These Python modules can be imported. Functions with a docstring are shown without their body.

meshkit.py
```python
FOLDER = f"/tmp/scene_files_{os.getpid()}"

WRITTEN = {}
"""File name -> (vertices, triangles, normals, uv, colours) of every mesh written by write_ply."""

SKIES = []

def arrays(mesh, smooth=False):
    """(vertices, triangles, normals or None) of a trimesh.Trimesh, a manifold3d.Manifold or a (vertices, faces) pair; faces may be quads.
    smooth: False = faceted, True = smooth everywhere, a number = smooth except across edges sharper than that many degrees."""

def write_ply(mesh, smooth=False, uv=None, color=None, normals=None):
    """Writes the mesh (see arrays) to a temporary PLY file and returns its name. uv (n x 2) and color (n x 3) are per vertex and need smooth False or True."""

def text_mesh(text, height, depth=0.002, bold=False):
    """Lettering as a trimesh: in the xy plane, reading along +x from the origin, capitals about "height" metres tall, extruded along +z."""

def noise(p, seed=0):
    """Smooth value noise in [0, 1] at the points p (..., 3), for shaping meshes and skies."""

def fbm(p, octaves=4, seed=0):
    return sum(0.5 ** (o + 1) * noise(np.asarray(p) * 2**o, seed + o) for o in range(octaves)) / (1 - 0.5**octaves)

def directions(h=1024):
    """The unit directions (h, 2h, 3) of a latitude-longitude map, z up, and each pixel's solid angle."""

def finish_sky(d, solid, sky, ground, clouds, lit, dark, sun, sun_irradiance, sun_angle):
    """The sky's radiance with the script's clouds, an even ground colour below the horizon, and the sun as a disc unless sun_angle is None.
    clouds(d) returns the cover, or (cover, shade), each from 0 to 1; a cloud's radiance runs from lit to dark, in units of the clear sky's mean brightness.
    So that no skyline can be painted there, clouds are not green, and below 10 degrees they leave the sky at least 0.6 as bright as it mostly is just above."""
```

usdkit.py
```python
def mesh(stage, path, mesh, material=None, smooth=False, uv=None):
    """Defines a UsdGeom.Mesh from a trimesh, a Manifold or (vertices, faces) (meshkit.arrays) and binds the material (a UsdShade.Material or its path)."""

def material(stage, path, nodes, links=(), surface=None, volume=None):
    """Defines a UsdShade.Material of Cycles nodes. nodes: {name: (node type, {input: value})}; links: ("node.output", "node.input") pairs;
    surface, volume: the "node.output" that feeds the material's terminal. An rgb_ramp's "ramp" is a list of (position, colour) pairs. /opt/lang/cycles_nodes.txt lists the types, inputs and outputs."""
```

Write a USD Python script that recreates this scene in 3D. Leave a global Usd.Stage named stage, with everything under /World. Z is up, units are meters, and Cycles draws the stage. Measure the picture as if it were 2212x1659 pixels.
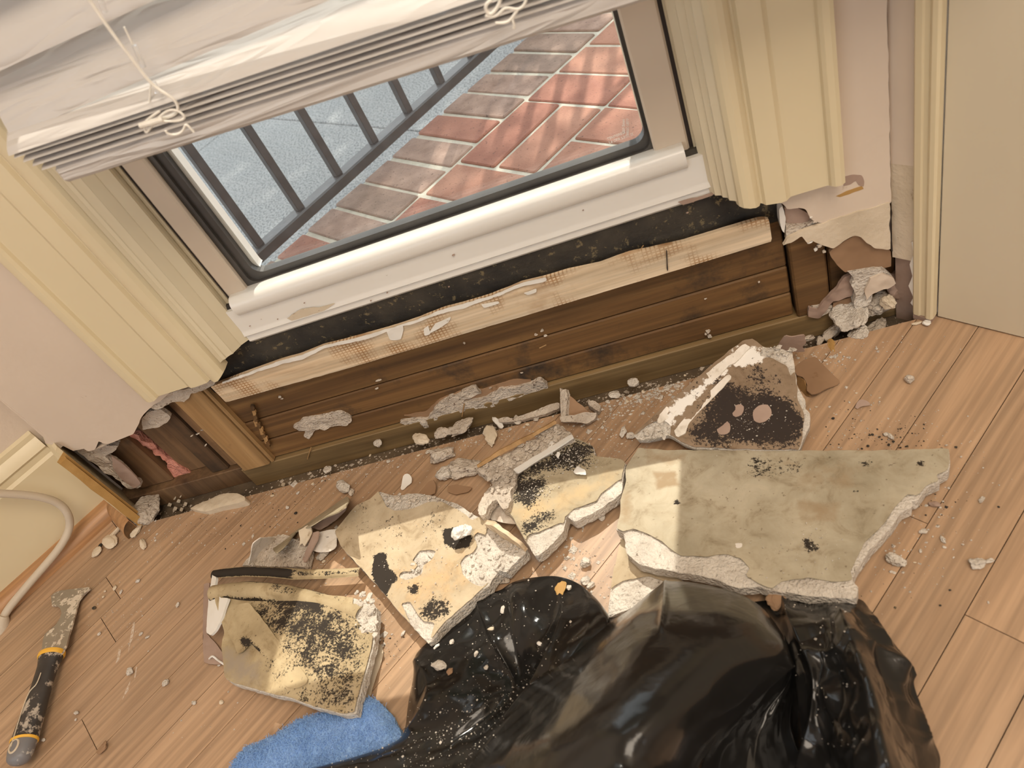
import math, random
import numpy as np
import trimesh, shapely
from shapely.geometry import Polygon, LineString, Point, MultiPolygon
from shapely.ops import unary_union
from scipy.spatial import Delaunay
from scipy.interpolate import CubicSpline, RectBivariateSpline
import usdkit, meshkit
from pxr import Usd, UsdGeom, UsdLux, UsdShade, Gf, Sdf, Vt

stage = Usd.Stage.CreateInMemory()
UsdGeom.SetStageUpAxis(stage, 'Z'); UsdGeom.SetStageMetersPerUnit(stage, 1.0)
UsdGeom.Xform.Define(stage, '/World'); UsdGeom.Scope.Define(stage, '/World/Looks')

# ------------------------------------------------------------------ camera, sky, sun, room lights, exposure
EXPOSURE = 0.0
SUN, SKY, LAMP = 1.65e4, 0.78, 9.6
CAMZ, FPX = 0.6612, 1652.2044
CM = np.array([[0.93703908, -0.02326466, -0.34844873], [-0.26079993, -0.71019221, -0.65391928], [-0.23225236, 0.70362333, -0.67154527]])
cam = UsdGeom.Camera.Define(stage, '/World/camera')
cam.CreateProjectionAttr('perspective'); cam.CreateHorizontalApertureAttr(36.0); cam.CreateVerticalApertureAttr(27.0)
cam.CreateFocalLengthAttr(36.0 * FPX / 2212); cam.CreateClippingRangeAttr(Gf.Vec2f(0.01, 200)); cam.CreateExposureAttr(EXPOSURE)
cam.CreateFStopAttr(8.4); cam.CreateFocusDistanceAttr(0.98)
_r, _u, _b = CM[0], -CM[1], -CM[2]
cam.AddTransformOp().Set(Gf.Matrix4d(*_r, 0, *_u, 0, *_b, 0, 0, 0, CAMZ, 1))
SUND = np.array([-0.1014, -0.5126, -0.8526])                      # where the sunlight travels: in through the window, 58 degrees steep
def aim(xf, d, pos=(0, 0, 0)):                                     # -z of the light along d
    z = -np.asarray(d, float) / np.linalg.norm(d); x = np.cross([0.3, 1, 0.1], z); x /= np.linalg.norm(x); y = np.cross(z, x)
    xf.AddTransformOp().Set(Gf.Matrix4d(*x, 0, *y, 0, *z, 0, *map(float, pos), 1))
sun = UsdLux.DistantLight.Define(stage, '/World/sun'); sun.CreateIntensityAttr(SUN); sun.CreateAngleAttr(0.53); sun.CreateColorAttr(Gf.Vec3f(1, 0.93, 0.83)); aim(sun, SUND)
sky = UsdLux.DomeLight.Define(stage, '/World/sky'); sky.CreateIntensityAttr(SKY); sky.CreateColorAttr(Gf.Vec3f(0.92, 0.965, 1.0))
lamp = UsdLux.RectLight.Define(stage, '/World/ceiling_lamp'); lamp.CreateWidthAttr(1.3); lamp.CreateHeightAttr(1.3); lamp.CreateIntensityAttr(LAMP); lamp.CreateColorAttr(Gf.Vec3f(1, 0.86, 0.70))
aim(lamp, (0, 0, -1), (0.45, -0.75, 2.42))

# ------------------------------------------------------------------ helpers
WORLD = '/World'
used = {}
def free(parent, name):
    k = (parent, name); n = used.get(k, -1) + 1; used[k] = n
    return f'{parent}/{name}' if n == 0 else f'{parent}/{name}_{n:03d}'
def tag(o, label=None, cat=None, group=None, kind=None):
    p = o.GetPrim() if hasattr(o, 'GetPrim') else o
    for k, v in (('label', label), ('category', cat), ('group', group), ('kind', kind)):
        if v: p.SetCustomDataByKey(k, v)
    return o
def obj(name, mesh, mat, parent=None, smooth=False, mask=None, label=None, cat=None, group=None, kind=None):
    path = free(parent.GetPath().pathString if parent is not None else WORLD, name)
    if mask is not None:
        smooth = True
        if len(mask) < len(mesh[0]): mask = np.asarray(mask)[RIM[0]]
    m = usdkit.mesh(stage, path, mesh, mat, smooth=smooth)
    if mask is not None:
        UsdGeom.PrimvarsAPI(m).CreatePrimvar('stain', Sdf.ValueTypeNames.Color3fArray, 'vertex').Set(Vt.Vec3fArray.FromNumpy(np.asarray(mask, np.float32)))
    return tag(m, label, cat, group, kind).GetPrim()
def thing(name, label=None, cat=None, group=None, kind=None, at=(0, 0, 0), parent=None):
    x = UsdGeom.Xform.Define(stage, free(parent.GetPath().pathString if parent is not None else WORLD, name))
    if any(at): x.AddTranslateOp().Set(Gf.Vec3d(*map(float, at)))
    return tag(x, label, cat, group, kind).GetPrim()
A3 = lambda *v: np.array(v, float)
BX, BN = A3(1, 1, 0) / 2 ** .5, A3(-1, 1, 0) / 2 ** .5            # the house's own axes; the window wall runs at 45 degrees to them, along x
CAM = A3(0, 0, CAMZ)
def ray(px, py): return CM.T @ A3((px - 1106) / FPX, (py - 829.5) / FPX, 1)
def onplane(p, n, d):
    r = ray(*p[:2]); n = np.asarray(n, float); return CAM + r * ((d - n @ CAM) / (n @ r))
def onZ(p, z=0.0): return onplane(p, (0, 0, 1), z)
def onY(p, y): return onplane(p, (0, 1, 0), y)
def ab(a, p, z=0.0): return a * BX + p * BN + A3(0, 0, z)
def cat(ms): return trimesh.util.concatenate([m if isinstance(m, trimesh.Trimesh) else trimesh.Trimesh(*m, process=False) for m in ms])
def box(x0, x1, y0, y1, z0, z1, b=0.0, R=None, at=None):
    """A box with chamfered edges, optionally in a rotated frame (columns of R) at a point."""
    lo, hi = A3(x0, y0, z0), A3(x1, y1, z1)
    b = min(b, 0.45 * (hi - lo).min())
    if b <= 0:
        m = trimesh.creation.box(bounds=[lo, hi])
    else:
        pts = []
        for c in np.ndindex(2, 2, 2):
            s = A3(*c) * 2 - 1; p = np.where(A3(*c) > 0, hi, lo)
            for k in range(3):
                q = p - s * b; q[k] = p[k]; pts.append(q)
        m = trimesh.convex.convex_hull(np.array(pts))
    if R is not None: m.vertices = m.vertices @ np.asarray(R).T
    if at is not None: m.vertices = m.vertices + np.asarray(at)
    return m
RB = np.stack([BX, BN, A3(0, 0, 1)], 1)                            # columns: along the boards, across them, up
def extrude(poly, h, O=(0, 0, 0), U=(1, 0, 0), V=(0, 1, 0), W=(0, 0, 1)):
    gs = [g for g in getattr(poly, 'geoms', [poly]) if g.area > 1e-9]
    m = trimesh.util.concatenate([trimesh.creation.extrude_polygon(g, h, engine='earcut') for g in gs])
    v = m.vertices; m.vertices = np.asarray(O) + v[:, :1] * np.asarray(U) + v[:, 1:2] * np.asarray(V) + v[:, 2:] * np.asarray(W)
    if np.dot(np.cross(U, V), W) < 0: m.invert()
    return m
def spline(pts, n=60, closed=False):
    p = np.array(pts, float)
    if closed: p = np.vstack([p, p[:1]])
    t = np.r_[0, np.cumsum(np.linalg.norm(np.diff(p, axis=0), axis=1) ** .5)]
    return CubicSpline(t, p, bc_type='periodic' if closed else 'natural')(np.linspace(0, t[-1], n))
def tube(path, r, n=8, caps=True):
    path = np.asarray(path, float); r = np.broadcast_to(r, len(path)).astype(float)
    T = np.gradient(path, axis=0); T /= np.maximum(np.linalg.norm(T, axis=1, keepdims=True), 1e-12)
    N = np.cross(T[0], [0.3, 0.2, 1]); N /= np.linalg.norm(N); rings = []
    for k in range(len(path)):
        N = N - T[k] * (N @ T[k]); N /= np.linalg.norm(N); B = np.cross(T[k], N)
        a = np.arange(n) * 2 * np.pi / n
        rings.append(path[k] + r[k] * (np.cos(a)[:, None] * N + np.sin(a)[:, None] * B))
    v = np.vstack(rings); f = []
    for k in range(len(path) - 1):
        for j in range(n):
            a, b, c, d = k * n + j, k * n + (j + 1) % n, (k + 1) * n + (j + 1) % n, (k + 1) * n + j
            f += [(a, b, c), (a, c, d)]
    if caps:
        v = np.vstack([v, path[:1], path[-1:]]); e = len(path) * n
        for j in range(n): f += [(e, (j + 1) % n, j), (e + 1, (len(path) - 1) * n + j, (len(path) - 1) * n + (j + 1) % n)]
    return trimesh.Trimesh(v, f, process=False)
def nz(p, s, seed=0, oct=3): return meshkit.fbm(np.asarray(p) * s + 37.1, oct, seed) - 0.5
def jagged(poly2, res, amp, seed, freq=160.0):
    """The outline resampled every res and roughened."""
    out = []
    for g in getattr(poly2, 'geoms', [poly2]):
        ring = g.exterior; n = max(8, int(ring.length / res)); d = np.arange(n) * ring.length / n
        p = shapely.get_coordinates(shapely.line_interpolate_point(ring, d))
        t = np.roll(p, -1, 0) - np.roll(p, 1, 0); t /= np.maximum(np.linalg.norm(t, axis=1, keepdims=True), 1e-12)
        off = nz(np.c_[p, np.zeros(n)], freq, seed) * 2 * amp
        q = Polygon(p + np.c_[-t[:, 1], t[:, 0]] * off[:, None])
        out.append(q if q.is_valid else q.buffer(0))
    u = unary_union(out)
    return max(u.geoms, key=lambda g: g.area) if isinstance(u, MultiPolygon) and len(out) == 1 else u
def tri2d(poly, res):
    """A mesh of 2D points over the polygon (or several): points, triangles, boundary edges."""
    V, F, n0 = [], [], 0
    for g in getattr(poly, 'geoms', [poly]):
        if g.area < res * res * .3: continue
        ring = [g.exterior, *g.interiors]; bp = []
        for r in ring:
            n = max(4, int(r.length / res)); bp.append(shapely.get_coordinates(shapely.line_interpolate_point(r, np.arange(n) * r.length / n)))
        x0, y0, x1, y1 = g.bounds
        gx, gy = np.meshgrid(np.arange(x0, x1, res), np.arange(y0, y1, res * .866)); gx = gx + (np.arange(gx.shape[0]) % 2)[:, None] * res / 2
        ip = np.c_[gx.ravel(), gy.ravel()]; inner = g.buffer(-res * .55)
        ip = ip[shapely.contains_xy(inner, ip[:, 0], ip[:, 1])] if not inner.is_empty else ip[:0]
        p = np.vstack(bp + [ip])
        t = Delaunay(p).simplices; c = p[t].mean(1); t = t[shapely.contains_xy(g.buffer(res * .02), c[:, 0], c[:, 1])]
        ar = np.cross(np.c_[p[t[:, 1]] - p[t[:, 0]], np.zeros(len(t))], np.c_[p[t[:, 2]] - p[t[:, 0]], np.zeros(len(t))])[:, 2]
        t[ar < 0] = t[ar < 0][:, ::-1]; t = t[np.abs(ar) > 1e-12]
        V.append(p); F.append(t + n0); n0 += len(p)
    return np.vstack(V), np.vstack(F)
def sheet(poly, res, frame, top, thick):
    """A closed body over the polygon in the frame (O, U, V, N): upper face at top(uv), lower face thick(uv) below it."""
    O, U, V, N = frame
    p, t = tri2d(poly, res); h = top(p) if callable(top) else np.full(len(p), float(top)); th = thick(p) if callable(thick) else np.full(len(p), float(thick))
    lay = lambda k: O + p[:, :1] * U + p[:, 1:] * V + k[:, None] * N
    e = np.vstack([t[:, [0, 1]], t[:, [1, 2]], t[:, [2, 0]]]); key = {tuple(x) for x in e.tolist()}
    b = np.array([x for x in e.tolist() if (x[1], x[0]) not in key])
    n = len(p); ub, iv = np.unique(b, return_inverse=True); iv = iv.reshape(b.shape); m0 = 2 * n; k = len(ub)
    side = np.vstack([np.c_[iv[:, 0] + m0, iv[:, 0] + m0 + k, iv[:, 1] + m0 + k], np.c_[iv[:, 0] + m0, iv[:, 1] + m0 + k, iv[:, 1] + m0]])
    a, c = lay(h), lay(h - th); RIM[0] = np.r_[np.arange(2 * n), ub, ub + n]
    return np.vstack([a, c, a[ub], c[ub]]), np.vstack([t, t[:, ::-1] + n, side])
RIM = [None]                                                       # for the last sheet: which face vertex each vertex repeats
def plane3(pts):
    """The plane through three photo points with given heights: (normal up, d)."""
    q = [onZ(p, p[2]) for p in pts]; n = np.cross(q[1] - q[0], q[2] - q[0]); n /= np.linalg.norm(n); n = n if n[2] > 0 else -n
    return n, n @ q[0]
def frame_of(n, d, near):
    O = onplane(near, n, d); U = BX - n * (BX @ n); U /= np.linalg.norm(U); return O, U, np.cross(n, U), n
def to2(pts, fr):
    O, U, V, N = fr; return np.array([((q := onplane(p, N, N @ O)) - O) @ np.c_[U, V] for p in pts])
def poly2(pts, fr):
    g = Polygon(to2(pts, fr)); return g if g.is_valid else g.buffer(0)
def blobmask(p2, blobs, fr):
    """Per-vertex stain amounts: blobs = [(photo outline, channel, softness in metres, strength)]."""
    m = np.zeros((len(p2), 3)); P = shapely.points(p2)
    for pts, ch, soft, s in blobs:
        g = poly2(pts, fr); d = shapely.distance(P, g); ins = shapely.distance(P, g.exterior if hasattr(g, 'exterior') else g.boundary)
        sd = np.where(d > 0, d, -ins); m[:, ch] = np.maximum(m[:, ch], s * np.clip(.5 - sd / (2 * soft), 0, 1))
    return m
def lump(r, seed, flat=.7, sub=2, rough=.35, aniso=(1, 1)):
    m = trimesh.creation.icosphere(subdivisions=sub); v = m.vertices; rng = np.random.default_rng(seed)
    nrm = rng.normal(size=(7, 3)); nrm /= np.linalg.norm(nrm, axis=1, keepdims=True)
    cut = np.minimum(1.0, (rng.uniform(.55, .95, 7)[None] / np.maximum(v @ nrm.T, 1e-3)).min(1))      # broken facets
    flat = flat * .9; k = cut * (1 + rough * 2 * nz(v, 1.3, seed) + (.22 * nz(v, 5.5, seed + 1, 4) if sub > 1 else 0)); v = v * k[:, None] * A3(aniso[0], aniso[1], flat) * r
    a = rng.uniform(0, 6.3); c, s = math.cos(a), math.sin(a); v = v @ np.array([[c, -s, 0], [s, c, 0], [0, 0, 1]]).T
    v[:, 2] -= v[:, 2].min()
    return trimesh.Trimesh(v, m.faces, process=False)

# ------------------------------------------------------------------ materials
def M(name, nodes, links, surface='p.BSDF'): return usdkit.material(stage, f'/World/Looks/{name}', nodes, links, surface=surface)
def paint(name, c1, c2=None, rough=.5, scale=3.0, bump=.15, bscale=120, spec=.5, dirt=None):
    """Painted or plain surface: two close tones, fine relief, optional dirt specks."""
    c2 = c2 or c1
    n = {'g': ('geometry', {}), 'n': ('noise_texture', {'scale': scale, 'detail': 3}), 'r': ('rgb_ramp', {'ramp': [(.3, c1), (.7, c2)]}),
         'b': ('noise_texture', {'scale': bscale, 'detail': 3}), 'bp': ('bump', {'strength': min(bump, 1.0), 'distance': .002 if bump < .85 else .004}), 'p': ('principled_bsdf', {'roughness': rough, 'specular_ior_level': spec})}
    l = [('g.position', 'n.vector'), ('g.position', 'b.vector'), ('n.fac', 'r.fac'), ('b.fac', 'bp.height'), ('bp.normal', 'p.normal')]
    if dirt:
        n.update({'dn': ('noise_texture', {'scale': dirt[1], 'detail': 5, 'roughness': .7}), 'dr': ('map_range', {'from_min': dirt[2], 'from_max': dirt[2] + .06, 'clamp': True}), 'mx': ('mix_color', {'b': dirt[0]})})
        l += [('g.position', 'dn.vector'), ('dn.fac', 'dr.value'), ('dr.result', 'mx.fac'), ('r.color', 'mx.a'), ('mx.result', 'p.base_color')]
    else: l += [('r.color', 'p.base_color')]
    return M(name, n, l)
def wood(name, cols, axis=0.0, vertical=False, gs=(2.2, 55, 55), rough=.45, bump=.12, dark=None, vary=.25, rings=True, coat=0.0, mesh=None):
    """Long-grained wood. axis: angle of the grain in the floor plane (radians); vertical: grain along z. dark = (colour, scale, threshold) for stained patches."""
    rot = (0, math.pi / 2, 0) if vertical else (0, 0, -axis)
    sc = gs
    n = {'g': ('geometry', {}), 'oi': ('object_info', {}), 'ov': ('combine_xyz', {}), 'om': ('math', {'math_type': 'multiply', 'value2': 7.3}), 'om2': ('math', {'math_type': 'multiply', 'value2': 3.1}),
         'm1': ('mapping', {'rotation': rot}), 'ad': ('mix_vector', {'fac': .5}), 'm2': ('mapping', {'scale': sc}),
         'n': ('noise_texture', {'scale': 1.0, 'detail': 5, 'roughness': .62, 'distortion': 1.1}), 'r': ('rgb_ramp', {'ramp': [(.28, cols[0]), (.5, cols[1]), (.72, cols[2])]}),
         'm3': ('mapping', {'scale': (sc[0] * 2.6, sc[1] * 5, sc[2] * 5)}), 'f': ('noise_texture', {'scale': 1.0, 'detail': 2}), 'fr': ('map_range', {'from_min': .35, 'from_max': .65, 'to_min': .80, 'to_max': 1.12, 'clamp': True}),
         'mu': ('mix_color', {'blend_type': 'multiply', 'fac': 1.0}), 'fc': ('combine_color', {}), 'hv': ('hsv', {'saturation': 1.0}), 'vr': ('map_range', {'to_min': 1 - vary, 'to_max': 1 + vary}),
         'bp': ('bump', {'strength': bump, 'distance': .001}), 'p': ('principled_bsdf', {'roughness': rough, 'coat_weight': coat, 'coat_roughness': .25})}
    l = [('oi.random', 'om.value1'), ('oi.random', 'om2.value1'), ('om.value', 'ov.x'), ('om2.value', 'ov.z'), ('om.value', 'ov.y'), ('g.position', 'm1.vector'), ('m1.vector', 'ad.a'), ('ov.vector', 'ad.b'), ('ad.result', 'm2.vector'),
         ('m2.vector', 'n.vector'), ('n.fac', 'r.fac'), ('ad.result', 'm3.vector'), ('m3.vector', 'f.vector'), ('f.fac', 'fr.value'), ('fr.result', 'fc.r'), ('fr.result', 'fc.g'), ('fr.result', 'fc.b'),
         ('r.color', 'mu.a'), ('fc.color', 'mu.b'), ('mu.result', 'hv.color'), ('oi.random', 'vr.value'), ('vr.result', 'hv.value'), ('f.fac', 'bp.height'), ('bp.normal', 'p.normal')]
    src = 'hv.color'
    if dark:
        n.update({'dn': ('noise_texture', {'scale': dark[1], 'detail': 6, 'roughness': .68}), 'dr': ('map_range', {'from_min': dark[2], 'from_max': dark[2] + .12, 'clamp': True}), 'dm': ('mix_color', {'b': dark[0]})})
        l += [('ad.result', 'dn.vector'), ('dn.fac', 'dr.value'), ('dr.result', 'dm.fac'), (src, 'dm.a')]; src = 'dm.result'
    if mesh:                                                       # imprint of a woven mesh, in patches
        n.update({'bm': ('mapping', {'rotation': (-math.pi / 2, 0, 0)}), 'bt': ('brick_texture', {'offset': 0.0, 'color1': (1, 1, 1), 'color2': (1, 1, 1), 'mortar': mesh, 'scale': 1.0, 'mortar_size': .0009, 'mortar_smooth': .3, 'brick_width': .0044, 'row_height': .0036}),
                  'bn': ('noise_texture', {'scale': 16, 'detail': 3}), 'br': ('map_range', {'from_min': .46, 'from_max': .58, 'clamp': True}), 'bx': ('mix_color', {'blend_type': 'multiply'})})
        l += [('g.position', 'bm.vector'), ('bm.vector', 'bt.vector'), ('g.position', 'bn.vector'), ('bn.fac', 'br.value'), ('br.result', 'bx.fac'), (src, 'bx.a'), ('bt.color', 'bx.b')]; src = 'bx.result'
    return M(name, n, l + [(src, 'p.base_color')])
def stained(name, c1, c2, mould=(.028, .021, .015), bare=(.78, .74, .68), tint=(.30, .19, .09), speck=180, spread=1.5, rough=.8, scale=14, bump=.3):
    """Paper of a wallboard: two tones; the primvar's red = mould that breaks up into specks, green = bare gypsum, blue = tan stain."""
    n = {'g': ('geometry', {}), 'at': ('attribute', {'attribute': 'stain'}), 'sp': ('separate_color', {}),
         'n': ('noise_texture', {'scale': scale, 'detail': 5, 'roughness': .6}), 'r': ('rgb_ramp', {'ramp': [(.32, c1), (.68, c2)]}),
         's': ('noise_texture', {'scale': speck * 1.6, 'detail': 3, 'roughness': .8}), 's0': ('noise_texture', {'scale': speck * .22, 'detail': 4, 'roughness': .65}), 'sm': ('mix_float', {'fac': .42}), 'e': ('noise_texture', {'scale': 60, 'detail': 4, 'roughness': .65}),
         'a1': ('math', {'math_type': 'multiply_add', 'value2': spread * 2, 'value3': -spread}), 'a2': ('math', {'math_type': 'add'}), 'a3': ('map_range', {'from_min': .44, 'from_max': .56, 'clamp': True}),
         'b1': ('math', {'math_type': 'multiply_add', 'value2': 1.4, 'value3': -.7}), 'b2': ('math', {'math_type': 'add'}), 'b3': ('map_range', {'from_min': .46, 'from_max': .54, 'clamp': True}),
         'c2': ('math', {'math_type': 'add'}), 'c3': ('map_range', {'from_min': .3, 'from_max': .9, 'clamp': True}),
         'm0': ('mix_color', {'b': tint}), 'm1': ('mix_color', {'b': bare}), 'm2': ('mix_color', {'b': mould}), 'gate': ('math', {'math_type': 'greater_than', 'value2': .015}), 'gm': ('math', {'math_type': 'multiply'}),
         'gn': ('noise_texture', {'scale': 38, 'detail': 7, 'roughness': .68, 'distortion': .6}), 'gr': ('rgb_ramp', {'ramp': [(.30, (.60, .55, .48)), (.46, (.92, .90, .87)), (.60, (1.0, 1.0, 1.0)), (.75, (1.10, 1.08, 1.05))]}), 'gx': ('mix_color', {'blend_type': 'multiply', 'fac': 1.0, 'use_clamp': False}),
         'fn': ('noise_texture', {'scale': 210, 'detail': 3, 'roughness': .6}), 'fr': ('map_range', {'from_min': .66, 'from_max': .72, 'to_max': .75, 'clamp': True}), 'fx': ('mix_color', {'b': (.10, .065, .035)}),
         'bp': ('bump', {'strength': bump, 'distance': .0015}), 'p': ('principled_bsdf', {'roughness': rough, 'specular_ior_level': .3})}
    l = [('g.position', 'gn.vector'), ('gn.fac', 'gr.fac'), ('g.position', 'fn.vector'), ('fn.fac', 'fr.value'), ('r.color', 'gx.a'), ('gr.color', 'gx.b'), ('gx.result', 'fx.a'), ('fr.result', 'fx.fac'), ('g.position', 'n.vector'), ('g.position', 's.vector'), ('g.position', 'e.vector'), ('at.color', 'sp.color'), ('n.fac', 'r.fac'),
         ('g.position', 's0.vector'), ('s.fac', 'sm.a'), ('s0.fac', 'sm.b'), ('sm.result', 'a1.value1'), ('sp.r', 'a2.value1'), ('a1.value', 'a2.value2'), ('a2.value', 'a3.value'), ('sp.r', 'gate.value1'), ('gate.value', 'gm.value1'), ('a3.result', 'gm.value2'),
         ('e.fac', 'b1.value1'), ('sp.g', 'b2.value1'), ('b1.value', 'b2.value2'), ('b2.value', 'b3.value'), ('sp.b', 'c2.value1'), ('b1.value', 'c2.value2'), ('c2.value', 'c3.value'),
         ('fx.result', 'm0.a'), ('c3.result', 'm0.fac'), ('m0.result', 'm1.a'), ('b3.result', 'm1.fac'), ('m1.result', 'm2.a'), ('gm.value', 'm2.fac'), ('m2.result', 'p.base_color'),
         ('e.fac', 'bp.height'), ('bp.normal', 'p.normal')]
    return M(name, n, l)

# ------------------------------------------------------------------ the room's materials
m_floor = wood('floor_oak', [(.365, .232, .138), (.41, .266, .161), (.445, .297, .185)], axis=math.pi / 4, gs=(5, 75, 75), rough=.38, vary=.09, bump=.03, coat=.35)
m_shoe = wood('shoe_oak', [(.30, .15, .06), (.41, .22, .10), (.49, .28, .14)], axis=math.pi / 4, gs=(5, 70, 70), rough=.42, vary=.1)
m_plank = wood('old_plank', [(.055, .025, .007), (.122, .060, .018), (.188, .102, .034)], axis=0, gs=(3, 60, 60), rough=.72, vary=.25, dark=((.028, .018, .011), 15, .53))
m_plate = wood('plate_pine', [(.125, .076, .028), (.20, .128, .052), (.27, .18, .082)], axis=0, gs=(3, 70, 70), rough=.7, vary=.15, dark=((.06, .04, .02), 12, .6))
m_stud = wood('stud_pine', [(.24, .13, .045), (.36, .21, .085), (.43, .27, .12)], vertical=True, gs=(3, 45, 45), rough=.65, vary=.12, dark=((.10, .06, .03), 26, .66))
m_vplank = wood('old_upright', [(.07, .036, .016), (.14, .076, .034), (.21, .12, .055)], vertical=True, gs=(3, 50, 50), rough=.72, vary=.3, dark=((.03, .02, .012), 10, .52))
m_batten = wood('batten_pine', [(.47, .32, .19), (.62, .48, .32), (.70, .58, .43)], axis=0, gs=(4, 70, 70), rough=.7, vary=.05, dark=((.30, .15, .06), 7, .6), mesh=(.58, .42, .28))
m_black = paint('rotten_black', (.014, .012, .010), (.050, .040, .028), rough=.8, scale=30, bump=.6, bscale=160, dirt=((.15, .115, .06), 110, .585))
m_sub = paint('sub_dirt', (.05, .034, .02), (.14, .10, .06), rough=.9, scale=30, bump=.5, bscale=200, dirt=((.35, .30, .24), 170, .62))
m_cream = paint('cream_paint', (.63, .535, .35), (.67, .57, .38), rough=.38, scale=5, bump=.10, bscale=60)
m_cream2 = paint('cream_paint_shade', (.63, .55, .39), (.67, .585, .42), rough=.4, scale=5, bump=.10, bscale=60, dirt=((.38, .27, .14), 38, .71))
m_pink = paint('wall_paint', (.58, .48, .385), (.63, .525, .42), rough=.6, scale=6, bump=.15, bscale=120, dirt=((.46, .36, .27), 26, .70))
m_door = paint('door_paint', (.60, .525, .39), (.63, .55, .41), rough=.42, scale=4, bump=.08, bscale=40)
m_white = paint('window_white', (.70, .665, .61), (.74, .71, .655), rough=.28, scale=4, bump=.06, bscale=60, dirt=((.30, .22, .14), 45, .70))
m_sash = paint('sash_tan', (.56, .47, .37), (.60, .50, .39), rough=.4, scale=6, bump=.06)
m_jamb = paint('jamb_tan', (.52, .45, .31), (.57, .50, .36), rough=.42, scale=8, bump=.1, dirt=((.40, .27, .14), 55, .69))
m_rubber = paint('black_rubber', (.045, .040, .036), (.075, .068, .06), rough=.42, scale=20, bump=.1)
m_gap = paint('dark_gap', (.03, .02, .015), rough=.8)
m_gypsum = paint('gypsum', (.50, .44, .37), (.68, .62, .54), rough=.95, scale=60, bump=1.0, bscale=330, dirt=((.20, .15, .11), 190, .62))
m_skim = paint('skim_coat', (.53, .44, .32), (.64, .54, .41), rough=.8, scale=20, bump=.5, bscale=150, dirt=((.34, .25, .16), 45, .62))
m_brown = paint('brown_paper', (.24, .14, .075), (.32, .195, .11), rough=.8, scale=18, bump=.3, bscale=90, dirt=((.20, .11, .05), 30, .62))
m_mauve = paint('mauve_paper', (.28, .19, .145), (.38, .27, .21), rough=.8, scale=28, bump=.4, bscale=90)
m_dirtyw = paint('dirty_plaster', (.42, .35, .28), (.60, .52, .43), rough=.95, scale=50, bump=1.0, bscale=280, dirt=((.15, .10, .07), 150, .60))
m_ochre = paint('raw_fibreboard', (.36, .20, .055), (.44, .26, .085), rough=.75, scale=40, bump=.2, bscale=300)
m_pinkwool = paint('pink_wool', (.52, .20, .14), (.66, .30, .22), rough=.95, scale=50, bump=1.0, bscale=240)
m_brick = [paint(f'brick_{k}', a, b, rough=.85, scale=sc, bump=.45, bscale=260, dirt=(d, 150, .60)) for k, (a, b, sc, d) in enumerate([
    ((.30, .125, .085), (.42, .19, .13), 18, (.13, .065, .05)), ((.33, .15, .10), (.46, .235, .16), 14, (.15, .08, .06)),
    ((.22, .15, .115), (.38, .26, .20), 22, (.11, .075, .055)), ((.29, .215, .13), (.44, .335, .215), 16, (.13, .09, .06)), ((.26, .165, .125), (.43, .29, .225), 26, (.12, .08, .065))])]
m_mortar = paint('mortar', (.52, .48, .39), (.64, .60, .50), rough=.95, scale=60, bump=.6, bscale=300)
m_conc = paint('pebble_concrete', (.275, .282, .28), (.315, .322, .32), rough=.9, scale=3, bump=.5, bscale=150, dirt=((.09, .10, .11), 160, .50))
m_iron = paint('black_iron', (.035, .036, .038), (.06, .062, .066), rough=.38, scale=30, bump=.25, bscale=60)
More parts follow.
